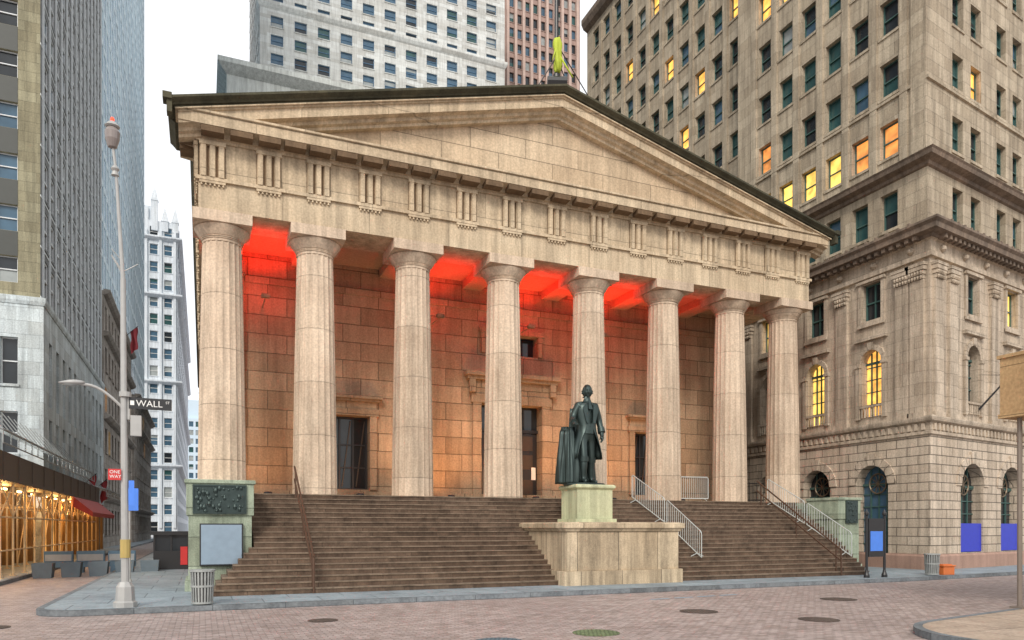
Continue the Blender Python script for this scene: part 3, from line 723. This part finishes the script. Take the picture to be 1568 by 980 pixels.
def cpath(off=0, yend=31, Ws=26):
    m = (-1,-1.205); c = (cx0-m[0]*off, cy0-m[1]*off)
    return [((c[0],yend),(-1,0)),(c,m),((c[0]+d2[0]*Ws,c[1]+d2[1]*Ws),n2)]
wc = [3.2+3.6*i for i in range(8)]; sc = [3.95+4.1*i for i in range(5)]
bw=B();bg=B();bf=B();br=B()
pk0 = picker([8,1,1,0,0,0,0])
arch_row(bw,bg,bf,br,FWs,34.6,GZ,6.4,wc,.95,GZ+.5,4.25,.55,pk0,.45,.06)
arch_row(bw,bg,bf,br,FS,26,GZ,6.4,sc,1.12,GZ+.75,4.10,.55,pk0,.45,.06,panel=(GZ+.78,2.3),panmat=1)
bw.obj('rusticated_base',[M_lime],RB); br.obj('base_voussoirs',[M_lime],RB)
b2 = B(); sweep(b2, cpath(), [(0,GZ-.1),(.12,GZ-.1),(.12,.75),(.06,.85),(0,.85)])
b2.obj('base_plinth',[stone('pink_granite',(.44,.28,.22),(.34,.22,.17),fine=40,streak=.2)],RB)
bw=B();br=B()
it=iter([4,5,0,5,5,0,0,5]*4); pk2=lambda: next(it)
arch_row(bw,bg,bf,br,FWs,34.6,7.2,11.9,wc,.62,7.65,10.35,.4,pk2,.24,.10)
it=iter([0,5,5,0,5,0,0,0]*3)
arch_row(bw,bg,bf,br,FS,26,7.2,11.9,sc,.62,7.65,10.35,.4,pk2,.24,.10)
it=iter([0,6,0,0,5,0,0,6]*4)
facade(bw,bg,bf,FWs,34.6,11.9,14.6,[(c-.55,c+.55) for c in wc],[(12.45,14.3)],.3,pk2,.07,.1,vert=True)
it=iter([0,0,5,6,0,0,0,6]*4)
facade(bw,bg,bf,FS,26,11.9,14.6,[(c-.55,c+.55) for c in sc],[(12.45,14.3)],.3,pk2,.07,.1,vert=True)
for F,cs,W in ((FWs,wc,34.6),(FS,sc,26)):
    for c in cs:
        for sx in (-1,1):
            br.obox(F, c+sx*.78-.12,c+sx*.78+.12,.0,.12,7.55,10.30); br.obox(F, c+sx*.78-.16,c+sx*.78+.16,.0,.17,10.18,10.34)
            br.obox(F, c+sx*.68-.10,c+sx*.68+.10,.0,.08,12.32,14.36)
        br.obox(F, c-.85,c+.85,.0,.16,14.36,14.5); br.obox(F, c-.95,c+.95,.0,.22,11.45,11.62); 
        br.obox(F, c-.8,c+.8,.05,.13,12.16,12.31)
        for k in range(7): q=F(c-.54+.18*k,.06,0); br.cyl((q[0],q[1],7.62),(q[0],q[1],8.1),.05,.04,6)
        br.obox(F, c-.66,c+.66,.0,.13,8.1,8.2)
    st = cs[1]-cs[0]
    for s in [.6]+[cs[0]-st/2+i*st for i in range(len(cs)+1)]:
        if s < .5 or s > W-.5: continue
        w = .36
        br.obox(F, s-w,s+w,.0,.14,7.45,13.6)
        br.obox(F, s-w-.08,s+w+.08,.0,.20,7.25,7.45)
        for k,(ww,pp) in enumerate(((.36,.18),(.40,.22),(.46,.27))): br.obox(F, s-ww,s+ww,.0,pp,13.62+.2*k,13.62+.2*k+.19)
        for k in range(5):
            for zz in (13.68,13.9): q=F(s-.3+.15*k,.23,0); br.lathe((q[0],q[1],zz),[(.02,-.08),(.06,0),(.05,.08)],6)
        br.obox(F, s-.50,s+.50,.0,.30,14.22,14.35)
bw.obj('upper_base_wall',[M_limes],RB); br.obj('pilasters_and_surrounds',[M_limes],RB)
b2=B()
sweep(b2, cpath(), [(0,6.38),(.10,6.42),(.10,6.55),(.04,6.58),(.04,6.95),(.22,7.02),(.26,7.12),(.26,7.24),(0,7.28)])
sweep(b2, cpath(), [(0,14.55),(.16,14.58),(.16,14.8),(.08,14.84),(.08,15.32),(.2,15.4),(0,15.4)])
for F,W in ((FWs,34),(FS,25.5)):
    s=.2
    while s<W: b2.obox(F,s,s+.16,.04,.13,6.62,6.92); s+=.36
b2.obj('string_courses',[M_limes],RB)
b2=B()
sweep(b2, cpath(), [(0,15.4),(.25,15.4),(.3,15.52),(.68,15.58),(.70,15.80),(.82,15.92),(.82,16.02),(0,16.12)])
for F,W in ((FWs,34.6),(FS,26)):
    s=.3
    while s<W: b2.obox(F,s,s+.2,.2,.55,15.36,15.54); s+=.42
    s=.5
    while s<W: b2.obox(F,s,s+.12,.60,.74,16.0,16.16); s+=.6
b2.obj('main_cornice',[M_corn],RB)
b2=B()
for F,cs in ((FWs,wc),(FS,sc)):
    for i in range(16):
        q=F(.9+2.1*i,.1,0); b2.lathe((q[0],q[1],15.08),[(.05,-.17),(.17,-.08),(.19,0),(.17,.08),(.05,.17)],10)
b2.obj('frieze_rosettes',[M_limes],RB)
c=bpy.data.curves.new('inscription','FONT'); c.body='M C M X V I'; c.size=.5; c.extrude=.02; c.materials.append(M_corn)
o=bpy.data.objects.new('inscription',c); o.location=(cx0-.20,6.6,14.9); o.rotation_euler=(radians(90),0,radians(-90)); scene.collection.objects.link(o); o.parent=RB
bw=B(); OFF=.3
tcx,tcy = cx0+OFF, cy0+.36
TW=frame((tcx,tcy),(0,1),(-1,0)); TS=frame((tcx,tcy),d2,n2)
tc1=[2.1+1.74*i for i in range(6)]; ts=[2.8,4.6,7.3,9.1,11.8,13.6,16.3,18.1]
hw=.52
def pkW():
    return random.choices(range(7),[6,3,5,1,.3,.0,.2])[0]
def pkA():
    c,r=CUR
    if r==0: return 5 if c>1 else 6
    if r==4 and c>=2: return 4
    if r==2 and c==5: return 0
    return random.choices(range(7),[6,3,5,1,.1,0,.1])[0]
def pkB():
    c,r=CUR
    if (c,r) in ((0,6),(1,7),(2,5),(4,6),(5,8),(3,4),(6,4),(8,5),(7,7),(9,3)): return 4
    return random.choices(range(7),[6,3,6,1,.25,0,.25])[0]
def tower_face(F,cols,W,z1,pk):
    facade(bw,bg,bf,F,W,16.1,19.0,[(c-.5,c+.5) for c in cols],[(16.75,18.55)],.35,pkW,.06,.06)
    rows=grid_rows(19.3,3.05,int((z1-20.2)/3.05),1.68,1.02)
    facade(bw,bg,bf,F,W,19.0,z1,[(c-hw,c+hw) for c in cols],rows,.32,pk,.055,.06)
tower_face(TW,tc1,13.2,80,pkA); tower_face(TS,ts,25,80,pkW)
TW2=frame((tcx+1.1,tcy+13.2),(0,1),(-1,0)); W2=21.8
tc2=[1.6+1.86*i for i in range(11)]
facade(bw,bg,bf,TW2,W2,16.1,47.6,[(c-.55,c+.55) for c in tc2],grid_rows(16.25,3.05,10,1.68,1.02),.32,pkB,.055,.06)
bw.poly([(tcx,tcy+13.2,16),(tcx+1.1,tcy+13.2,16),(tcx+1.1,tcy+13.2,80),(tcx,tcy+13.2,80)])
bw.poly([TW2(W2,0,10),TW2(W2,-30,10),TW2(W2,-30,47.6),TW2(W2,0,47.6)])
bw.poly([TW2(0,0,47.6),TW2(W2,0,47.6),TW2(W2,-30,47.6),TW2(0,-30,47.6)])
bw.poly([TW(13.2,-.0,80),TW(13.2,-26,80),TS(25,0,80),TW(0,0,80)])
bw.poly([TW(13.2,-1.1,47),TW(13.2,-26,47),TW(13.2,-26,80),TW(13.2,-1.1,80)])
bw.poly([(cx0,-3.6,16.09),(cx0,31,16.09),(cx0+26,31,16.09),(cx0+26,1.2,16.09)])
for k in range(11): bw.obox(TW2, k*1.86+.45,k*1.86+.88,0,.10,19.2,46.5)
for k in range(7): bw.obox(TW, k*1.74+1.02,k*1.74+1.44,0,.09,19.75,79)
bw.obox(TW,-.0,.8,0,.12,19.75,79)
bw.obj('tower_walls',[M_tower],RB)
b2=B()
sweep(b2,[((tcx,tcy+13.2),(-1,0)),((tcx,tcy),(-1,-1.205)),((tcx+d2[0]*25,tcy+d2[1]*25),n2)],[(0,18.95),(.12,19.0),(.16,19.15),(.5,19.25),(.55,19.42),(.62,19.5),(0,19.7)])
sweep(b2,[((tcx+1.1,tcy+35),(-1,0)),((tcx+1.1,tcy+13.2),(-1,0))],[(0,18.95),(.12,19.0),(.16,19.15),(.4,19.25),(.45,19.5),(0,19.7)])
sweep(b2,[((tcx+1.1,tcy+35),(-1,0)),((tcx+1.1,tcy+13.2),(-1,0))],[(0,47.0),(.4,47.2),(.6,47.6),(.6,48.0),(0,48.1)])
b2.obj('tower_cornices',[M_corn],RB)
b2=B()
sweep(b2,[((tcx,tcy+13.2),(-1,0)),((tcx,tcy),(-1,-1.205)),((tcx+d2[0]*25,tcy+d2[1]*25),n2)],[(0,23.0),(.11,23.02),(.11,23.15),(0,23.2)])
b2.obj('tower_band',[M_tower],RB)
bg.obj('window_glass',GL,RB); bf.obj('window_frames',[M_gfr,M_dblue],RB)
b2=B()
for F,cs,zz in ((FS,sc,4.2),(FWs,wc,4.3)):
    for c in cs:
        for k in range(20):
            a0=2*pi*k/20;a1=2*pi*(k+1)/20
            p=F(c+.5*cos(a0),-.42,zz+.5*sin(a0));q=F(c+.5*cos(a1),-.42,zz+.5*sin(a1)); b2.cyl(p,q,.04,n=5)
            if k%2==0: b2.cyl(p,F(c,-.42,zz),.02,n=4)
b2.obj('entrance_grilles',[plain('bronze_grille',(.16,.12,.08),.45,.4)],RB)
b2=B(); q0=Vector(FS(4.4,.1,7.9)); q1=Vector(FS(4.9,2.2,10.4)); b2.cyl(q0,q1,.05,.03); b2.lathe(q1,[(.02,-.05),(.06,0),(.02,.05)],8)
b2.cyl(Vector(FS(4.4,.1,9.6)),q0.lerp(q1,.6),.012,n=5); b2.obj('wall_flagpole',[M_dark],RB)
e=empty('alley_wall'); b=B(); b.box(13.7,17.3,14,14.4,GZ,9); b.box(13.7,17.3,13.9,14.5,9,9.25); b.obj('wall_body',[M_tower],e)

# plywood-faced sidewalk shed (right edge)
e=empty('sidewalk_shed'); b=B(); b.box(4.45,20,-28,-15.45,4.85,6.2); b.box(4.40,20.05,-28.05,-15.40,6.2,6.28); b.box(4.42,20.02,-28.02,-15.42,4.75,4.85)
b.obj('deck_and_parapet',[M_wood],e); b=B()
for x,y in ((4.72,-15.75),(9,-15.75),(13,-15.75),(4.72,-24)): b.cyl((x,y,GZ),(x,y,4.75),.055,n=10); b.box(x-.15,x+.15,y-.15,y+.15,GZ,GZ+.05)
b.obj('steel_posts',[plain('brown_steel_post',(.22,.18,.15),.5,.3)],e)

# ------------------------------------------------------------------ LEFT: WEST SIDE
WB=empty('office_tower')
M_ylw=stone('yellow_limestone',(.40,.375,.255),(.31,.29,.20),brick=(1.2,.6,.008),mortar=.7,streak=.35)
M_gry=stone('grey_terracotta',(.30,.32,.33),(.22,.235,.245),brick=(1.2,.6,.008),mortar=.7,streak=.3)
M_pale=plain('pale_mullion',(.62,.66,.68),.5)
M_wht=stone('white_marble_base',(.68,.76,.78),(.56,.63,.66),brick=(1.2,.8,.008),mortar=.7,streak=.35)
M_spd=plain('dark_spandrel',(.045,.05,.045),.5)
bw=B();bg=B();bf=B(); wX,wY=-22.5,24.5
pk=picker([7,2,3,1,.0,0,0])
FSo=frame((-45,wY),(1,0),(0,-1)); FEa=frame((wX,wY),(0,1),(1,0))
cs=sorted([(22.5-1.7-3.2*i-.55,22.5-1.7-3.2*i+.55) for i in range(6)]); rws=grid_rows(15.9,3.05,25,1.55,.8)
facade(bw,bg,bf,FSo,22.5,15.8,95,cs,rws,.25,pk,.06,0)
for (a,c) in cs:
    for (z0,z1),(z2,z3) in zip(rws[:-1],rws[1:]): bw.obox(FSo,a,c,.0,.02,z1+.02,z2-.02,1)
bw.poly([(-45,wY,95),(wX,wY,95),(wX,wY+29,95),(-45,wY+29,95)])
bw.obj('upper_walls',[M_ylw,M_spd],WB); bw=B()
facade(bw,bg,bf,FEa,29,15.8,95,grid_cols(29,13,1.55,.6),grid_rows(15.9,3.05,25,2.3,.4),.12,picker([9,2,2,1,0,0,0]),.12,.05)
for i in range(14): bw.obox(FEa, .6+i*27.8/13-.10,.6+i*27.8/13+.10,0,.10,15.9,94,1)
for z in [16.0+3.05*k for k in range(26)]: bw.obox(FEa, .0,29,0,.03,z-.06,z+.06,1)
bw.obj('east_walls',[M_gry,M_pale],WB)
bw=B()
facade(bw,bg,bf,frame((-45.2,wY-.2),(1,0),(0,-1)),22.9,GZ,15.6,[(21.6-3.4*i-.9,21.6-3.4*i) for i in range(6)][::-1],[(6.5,9.0),(10.6,13.4)],.35,pk,.07,.1)
facade(bw,bg,bf,frame((wX+.2,wY-.2),(0,1),(1,0)),29,GZ,15.6,grid_cols(29,11,1.0,1),[(5.6,8.8),(9.6,13.6)],.35,pk,.07,0)
sweep(bw,[((-45.2,wY-.2),(0,-1)),((wX+.2,wY-.2),(1,-1)),((wX+.2,wY+28.8),(1,0))],[(-.2,15.4),(.05,15.4),(.12,15.6),(.12,15.85),(-.2,15.95)])
bw.obj('marble_base',[M_wht],WB); bg.obj('window_glass',GL,WB); bf.obj('window_frames',[plain('pale_frames',(.65,.68,.7),.5)],WB)
OB=empty('old_stone_office_building'); bw=B();bg=B();bf=B()
FE=frame((-22.3,53.5),(0,1),(1,0))
facade(bw,bg,bf,FE,30,GZ,25,grid_cols(30,10,1.5,.5),grid_rows(.5,4.0,6,2.4,1.0),.4,picker([6,2,1,1,.2,.3,0]),.08,.15)
facade(bw,bg,bf,frame((-21.9,83.6),(0,1),(1,0)),34,GZ,20,grid_cols(34,12,1.5,.5),grid_rows(.5,3.8,5,2.3,1.0),.4,picker([6,2,1,1,.2,.3,0]),.08,.15)
for z in (4.6,12.6,20.6,24.6): sweep(bw,[((-22.3,53.4),(1,0)),((-22.3,83.5),(1,0))],[(0,z),(.35,z+.1),(.6,z+.35),(.6,z+.5),(0,z+.55)])
for z in (4.2,15.4,19.6): sweep(bw,[((-21.9,83.6),(1,0)),((-21.9,117.6),(1,0))],[(0,z),(.35,z+.1),(.7,z+.35),(.7,z+.5),(0,z+.55)])
bw.poly([(-22.3,53.4,0),(-32,53.4,0),(-32,53.4,25),(-22.3,53.4,25)]); bw.poly([(-21.9,83.55,0),(-24,83.55,0),(-24,83.55,20),(-21.9,83.55,20)])
bw.poly([(-22.3,53.5,25),(-32,53.5,25),(-32,83.5,25),(-22.3,83.5,25)]); bw.poly([(-21.9,83.6,20),(-24,83.6,20),(-24,117.6,20),(-21.9,117.6,20)])
bw.obj('walls',[stone('grey_brown_stone',(.50,.455,.41),(.38,.345,.31),streak=.35,brick=(1.2,.6,.01))],OB); bg.obj('window_glass',GL,OB); bf.obj('window_frames',[M_polegrey],OB)
BT=empty('blue_glass_tower'); bw=B();bg=B();bf=B()
facade(bw,bg,bf,frame((-22.9,54),(0,1),(1,0)),62,19,135,grid_cols(62,26,1.7,0),grid_rows(19.2,3.6,31,2.9,.4),.04,picker([0,7,2,2.5,0,0,0]),0,0,False)
for i in range(27): bw.obox(frame((-22.9,54),(0,1),(1,0)), i*62/26-.12,i*62/26+.12,0,.06,25,135)
bw.poly([(-22.9,54,25),(-40,54,25),(-40,54,135),(-22.9,54,135)])
bw.obj('mullion_wall',[plain('pale_blue_metal',(.62,.74,.80),.4,.1)],BT); bg.obj('window_glass',[G_dark,glass('sky_blue_glass',(.16,.30,.42),.25),glass('deep_blue_glass',(.09,.18,.28),.25),glass('pale_blue_glass',(.40,.54,.64),.3),G_lit,G_lity,G_lito],BT)
OW=empty('ornate_white_office_building'); bw=B();bg=B();bf=B()
facade(bw,bg,bf,frame((-40,137.5),(1,0),(0,-1)),21.8,GZ,64,grid_cols(21.8,8,1.5,.4),grid_rows(.4,3.5,18,2.1,.8),.3,picker([2,7,1,3,0,0,0]),.08,.12)
facade(bw,bg,bf,frame((-18.2,137.5),(0,1),(1,0)),120,GZ,60,grid_cols(120,34,1.6,.4),grid_rows(.4,3.5,17,2.1,.8),.3,picker([2,7,1,3,0,0,0]),0,.12)
for z in (14,31,48.5,60): sweep(bw,[((-40,137.5),(0,-1)),((-18.2,137.5),(1,-1)),((-18.2,257),(1,0))],[(0,z),(.5,z+.2),(.9,z+.5),(.9,z+.8),(0,z+.9)])
bw.box(-40,-23.5,137.6,160,64,66.5); bw.box(-25.6,-22.2,138,146,64,67)
for x in (-25.4,-22.4,-20.5,-18.6):
    h = 71 if x<-22 else 67.0
    bw.box(x-.6,x+.6,137.3,138.5,62,h-3); bw.loft([[(x-w,137.9-w,z),(x+w,137.9-w,z),(x+w,137.9+w,z),(x-w,137.9+w,z)] for w,z in ((.7,h-3),(.05,h))])
for i in range(12): bw.box(-18.9,-17.9,140+i*9.5,141.2+i*9.5,58,63.5)
for i in range(9): bw.obox(frame((-40,137.5),(1,0),(0,-1)), i*2.62+.1,i*2.62+.6,0,.35,2,62)
bw.obj('walls',[stone('white_terracotta',(.74,.79,.84),(.64,.70,.76),streak=.2)],OW); bg.obj('window_glass',GL,OW); bf.obj('window_frames',[M_white],OW)
FB=empty('distant_office_building'); bw=B();bg=B();bf=B()
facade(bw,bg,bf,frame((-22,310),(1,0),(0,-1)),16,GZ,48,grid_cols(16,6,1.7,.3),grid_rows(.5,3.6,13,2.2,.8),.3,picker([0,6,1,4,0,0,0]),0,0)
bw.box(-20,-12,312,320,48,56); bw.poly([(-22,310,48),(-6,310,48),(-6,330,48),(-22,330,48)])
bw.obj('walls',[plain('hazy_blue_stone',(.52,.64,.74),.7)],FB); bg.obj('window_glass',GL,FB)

SC=empty('scaffold_sidewalk_shed'); b=B()
sx0=-20.55
for i in range(15):
    y=3.6+i*2.1
    for x in (sx0,sx0-1.5):
        b.cyl((x,y,GZ),(x,y,3.9),.045,n=8); b.box(x-.1,x+.1,y-.1,y+.1,GZ,GZ+.04)
    b.cyl((sx0,y,3.0),(sx0-1.5,y,3.0),.03,n=6)
    if i<14:
        b.cyl((sx0,y,2.5),(sx0,y+2.1,2.5),.035,n=6); b.cyl((sx0,y,1.2),(sx0,y+2.1,1.2),.03,n=6)
        b.cyl((sx0,y,2.5),(sx0,y+2.1,3.85),.028,n=6); b.cyl((sx0,y+2.1,2.5),(sx0,y,3.85),.028,n=6)
        b.cyl((sx0-1.5,y,2.6),(sx0-1.5,y+2.1,2.6),.03,n=6)
        if i%3==0: b.cyl((sx0-1.5,y,GZ),(sx0-1.5,y+2.1,3.2),.024,n=6)
b.obj('scaffold_tubes',[plain('pale_scaffold',(.62,.47,.28),.5,.1)],SC)
b=B(); b.box(sx0-1.9,sx0+.1,3.0,34,3.9,4.02); b.box(sx0+.02,sx0+.10,3.0,34,4.02,5.0); b.box(sx0-1.9,sx0+.1,3.0,3.08,4.02,5.0)
b.hexa([(sx0+.12,22,3.3),(sx0+.12,33.5,3.3),(sx0+.12,33.5,3.9),(sx0+.12,22,3.9),(sx0+1.1,22,2.75),(sx0+1.1,33.5,2.75),(sx0+1.14,33.5,3.0),(sx0+1.14,22,3.0)],1)
for i in range(12): b.box(sx0+.101,sx0+.13,3.1+i*2.6,3.2+i*2.6,4.02,5.0)
b.obj('shed_deck_and_parapet',[plain('dark_brown_board',(.09,.07,.055),.6),plain('dull_red_awning',(.42,.04,.03),.6)],SC)
M_shop=stone('brown_shopfront',(.30,.19,.09),(.18,.115,.06),streak=.2)
b=B(); b.box(-23.6,-23.5,3.0,24.2,GZ,4.4,1); b.box(-22.29,-22.2,24.4,52,GZ,4.2,1)
for i in range(9):
    y=3.0+i*2.5; b.box(-23.45,-22.7,y,y+.55,GZ,3.9,0)
    b.box(-23.45,-23.2,y+.55,y+2.5,GZ,.7,0); b.box(-23.45,-23.1,y+.55,y+2.5,3.2,3.9,0); b.box(-23.42,-23.36,y+1.45,y+1.55,.7,3.2,2)
for i in range(11):
    y=24.5+i*2.5; b.box(-22.19,-21.95,y,y+.7,GZ,4.2,0)
b.obj('shopfront',[M_shop,glass('shop_window_lit',(.4,.22,.08),.3,(1,.50,.13),.8),M_dark],SC)
lampm=plain('shed_lamp',(1,.8,.4),.4,emit=(1,.66,.28),es=8)
b=B()
for i in range(10):
    y=4.6+i*3.0; b.box(sx0-.95,sx0-.83,y-.3,y+.3,3.74,3.82)
    if i%2==0:
        l=bpy.data.lights.new('shed_light','POINT'); l.energy=150; l.color=(1,.52,.16); l.shadow_soft_size=.15
        lo=bpy.data.objects.new('shed_light',l); lo.location=(sx0-.9,y,3.45); scene.collection.objects.link(lo); lo.parent=SC
b.obj('lamp_tubes',[lampm],SC)
GC=empty('glass_canopy'); b=B(); g=B()
def canopy(x_out,x_in,y0,y1,zo,zi,n):
    for i in range(n+1):
        y=y0+(y1-y0)*i/n; b.cyl((x_out,y,zo),(x_in,y,zi),.05,n=6); b.cyl((x_in,y,zi+.9),((x_out+x_in)/2,y,(zo+zi)/2),.025,n=5)
        b.cyl((x_out,y,zo),(x_out,y,zo-.5),.025,n=5)
    for t in (0,.33,.66,1): b.cyl((x_out+(x_in-x_out)*t,y0,zo+(zi-zo)*t),(x_out+(x_in-x_out)*t,y1,zo+(zi-zo)*t),.045,n=6)
    b.cyl((x_out,y0,zo-.5),(x_out,y1,zo-.5),.03,n=6)
    g.poly([(x_out,y0,zo-.06),(x_in,y0,zi-.06),(x_in,y1,zi-.06),(x_out,y1,zo-.06)])
canopy(-20.3,-22.2,5,30,5.75,6.6,20); canopy(-20.0,-22.2,34,52,4.9,5.5,12)
gm,nt,p=newmat('canopy_pane'); p.inputs['Transmission Weight'].default_value=.85; p.inputs['Roughness'].default_value=.15; p.inputs['Base Color'].default_value=(.75,.85,.85,1); p.inputs['IOR'].default_value=1.05
b.obj('canopy_frame',[plain('grey_canopy_steel',(.30,.32,.32),.5,.2)],GC); g.obj('canopy_glass',[gm],GC)
for (x,y,z,s) in ((-21.9,70,24.5,1.4),(-22.0,38,5.4,.9),(-22.0,45,5.4,.9)):
    e=empty('hanging_flag'); b=B(); b.cyl((x,y,z),(x+1.0*s,y,z+1.0*s),.04,n=6)
    R=[]
    for i in range(8):
        t=i/7; R.append([(x+.95*s-.5*s*u+.06*sin(9*t+5*u), y+.12*sin(u*9+t*2), z+.95*s-.45*s*u-1.9*s*t) for u in [j/9 for j in range(10)]])
    b.loft(R,1,False,False); b.obj('pole_and_cloth',[M_dark,plain('dull_red_cloth',(.36,.05,.06),.8)],e)

# ------------------------------------------------------------------ BACKGROUND TOWERS
def tower(name,x0,x1,y0,y1,z1,nc,w,st,h,m,fm,pk,nd=8,bands=(),piers=False,frames=True):
    e=empty(name); bw=B();bg=B();bf=B()
    F=frame((x0,y0),(1,0),(0,-1)); n=int(z1/st)-1
    facade(bw,bg,bf,F,x1-x0,0,z1,grid_cols(x1-x0,nc,w,.8),grid_rows(.5,st,n,h,.8),.3,pk,.10 if frames else 0,.12)
    FL_=frame((x0,y0),(0,1),(-1,0)); FR_=frame((x1,y0),(0,1),(1,0))
    for f in (FL_,FR_): facade(bw,bg,bf,f,y1-y0,0,z1,grid_cols(y1-y0,nd,w,.8),grid_rows(.5,st,n,h,.8),.3,pk,0,.12)
    bw.poly([(x0,y0,z1),(x1,y0,z1),(x1,y1,z1),(x0,y1,z1)]); bw.poly([(x0,y1,0),(x1,y1,0),(x1,y1,z1),(x0,y1,z1)])
    for z,p,hh in bands: sweep(bw,[((x0,y1),(-1,0)),((x0,y0),(-1,-1)),((x1,y0),(1,-1)),((x1,y1),(1,0))],[(0,z),(p*.4,z+hh*.2),(p,z+hh*.6),(p,z+hh),(0,z+hh)])
    if piers:
        s=(x1-x0-1.6)/nc
        for i in range(nc+1): bw.obox(F,.8+i*s-.3,.8+i*s+.3,0,.5,2,z1-.5,1)
    bw.obj('walls',[m,M_rp],e); bg.obj('window_glass',GL,e); bf.obj('window_frames',[fm],e)
M_rp=stone('pinkish_piers',(.58,.44,.38),(.48,.36,.31),streak=.2)
M_wb=stone('pale_grey_brick',(.74,.76,.74),(.64,.66,.64),brick=(3,.6,.01),streak=.22,mortar=.8)
M_wb2=stone('grey_limestone',(.66,.69,.66),(.55,.58,.55),streak=.3)
M_rb=stone('red_brown_brick',(.42,.30,.26),(.34,.24,.21),streak=.2)
bfm=plain('dark_blue_frames',(.06,.14,.24),.5)
tower('pale_office_tower',-4.65,39.5,102.5,132,118,11,2.0,3.15,1.85,M_wb,bfm,picker([2,7,1,3,0,0,0]),8,((89.2,.5,1.2),(76.2,.3,.4)))
tower('grey_stone_office_building',-10.4,33,82.5,101,66.8,12,1.4,3.3,2.0,M_wb2,bfm,picker([4,5,1,2,0,0,0]),6,((65.2,1.2,1.7),(60.8,.5,.6)))
tower('red_brick_tower',47.5,66.3,122.5,142,128,9,1.2,3.3,2.1,M_rb,M_dark,picker([5,6,2,1,0,0,0]),8,(),True,False)

# ------------------------------------------------------------------ LIGHTS
def spot(name,loc,to,e,col,ang,blend,r=.12):
    l=bpy.data.lights.new(name,'SPOT'); l.energy=e; l.color=col; l.spot_size=radians(ang); l.spot_blend=blend; l.shadow_soft_size=r
    o=bpy.data.objects.new(name+'_lamp',l); o.location=loc; o.rotation_euler=(Vector(to)-Vector(loc)).to_track_quat('-Z','Y').to_euler(); scene.collection.objects.link(o); o.parent=T
for x,w in ((-11.2,1.3),(-4.0,.8),(.3,1.2),(4.2,1.1),(7.9,.25)):
    spot('red_floodlight',(x,3.2,11.4),(x,3.1,13.4),620*w,(1,.012,.003),118,.45)
    l=bpy.data.lights.new('red_glow','POINT'); l.energy=48*w; l.color=(1,.03,.005); l.shadow_soft_size=.1
    o=bpy.data.objects.new('red_glow_lamp',l); o.location=(x,3.6,11.62); scene.collection.objects.link(o); o.parent=T
    b=B(); b.box(x-.16,x+.16,3.1,3.3,11.18,11.32); b.cyl((x,3.3,11.23),(x,YW,11.23),.025); b.obj('floodlight_fixture',[M_cella],T)
for x,w in ((-11.2,.5),(-7.7,.25),(-3.9,1.2),(0,1.1),(3.9,1.2),(7.7,.7)):
    spot('warm_uplight',(x,2.0,3.72),(x,4.9,6.4),560*w,(1,.47,.19),105,.8,.25)
    b=B(); b.lathe((x,2.0,ZS),[(.16,0),(.16,.12),(.12,.16)],12); b.obj('uplight_fixture',[M_dark],T)

sd=Vector((.42,.72,-.62)).normalized()
l=bpy.data.lights.new('sun','SUN'); l.energy=2.3; l.angle=radians(16); l.color=(1,.93,.83)
so=bpy.data.objects.new('sun',l); so.rotation_euler=sd.to_track_quat('-Z','Y').to_euler(); scene.collection.objects.link(so)

w=bpy.data.worlds.new('World'); scene.world=w; w.use_nodes=True; nt=w.node_tree; N=nt.nodes; L=nt.links
bgn=N['Background']; sk=N.new('ShaderNodeTexSky'); sk.sky_type='NISHITA'; sk.sun_disc=False
sk.sun_elevation=math.asin(-sd.z); sk.sun_rotation=atan2(-sd.x,-sd.y); sk.dust_density=4
bgn.inputs['Strength'].default_value=.12; L.new(sk.outputs[0],bgn.inputs['Color'])
b2n=N.new('ShaderNodeBackground'); b2n.inputs['Strength'].default_value=1.4
tc=N.new('ShaderNodeTexCoord'); ns=N.new('ShaderNodeTexNoise'); ns.inputs['Scale'].default_value=2.2; ns.inputs['Detail'].default_value=5
L.new(tc.outputs['Generated'],ns.inputs['Vector'])
mx=N.new('ShaderNodeMix'); mx.data_type='RGBA'; mx.inputs[6].default_value=(.88,.93,.99,1); mx.inputs[7].default_value=(1.03,1.0,.97,1)
L.new(ns.outputs['Fac'],mx.inputs[0]); L.new(mx.outputs[2],b2n.inputs['Color'])
ms_=N.new('ShaderNodeMixShader'); ms_.inputs[0].default_value=.85
L.new(bgn.outputs[0],ms_.inputs[1]); L.new(b2n.outputs[0],ms_.inputs[2]); L.new(ms_.outputs[0],N['World Output'].inputs['Surface'])

# ------------------------------------------------------------------ CAMERA
cam=bpy.data.cameras.new('camera'); cam.sensor_width=36; cam.lens=25.94; cam.shift_y=.2028; cam.clip_end=2000
co_=bpy.data.objects.new('camera',cam); co_.location=(-13.5,-27.45,2.09); co_.rotation_euler=(radians(90),0,radians(-22.76))
scene.collection.objects.link(co_); scene.camera=co_
scene.view_settings.view_transform='Standard'; scene.view_settings.look='None'; scene.view_settings.exposure=0
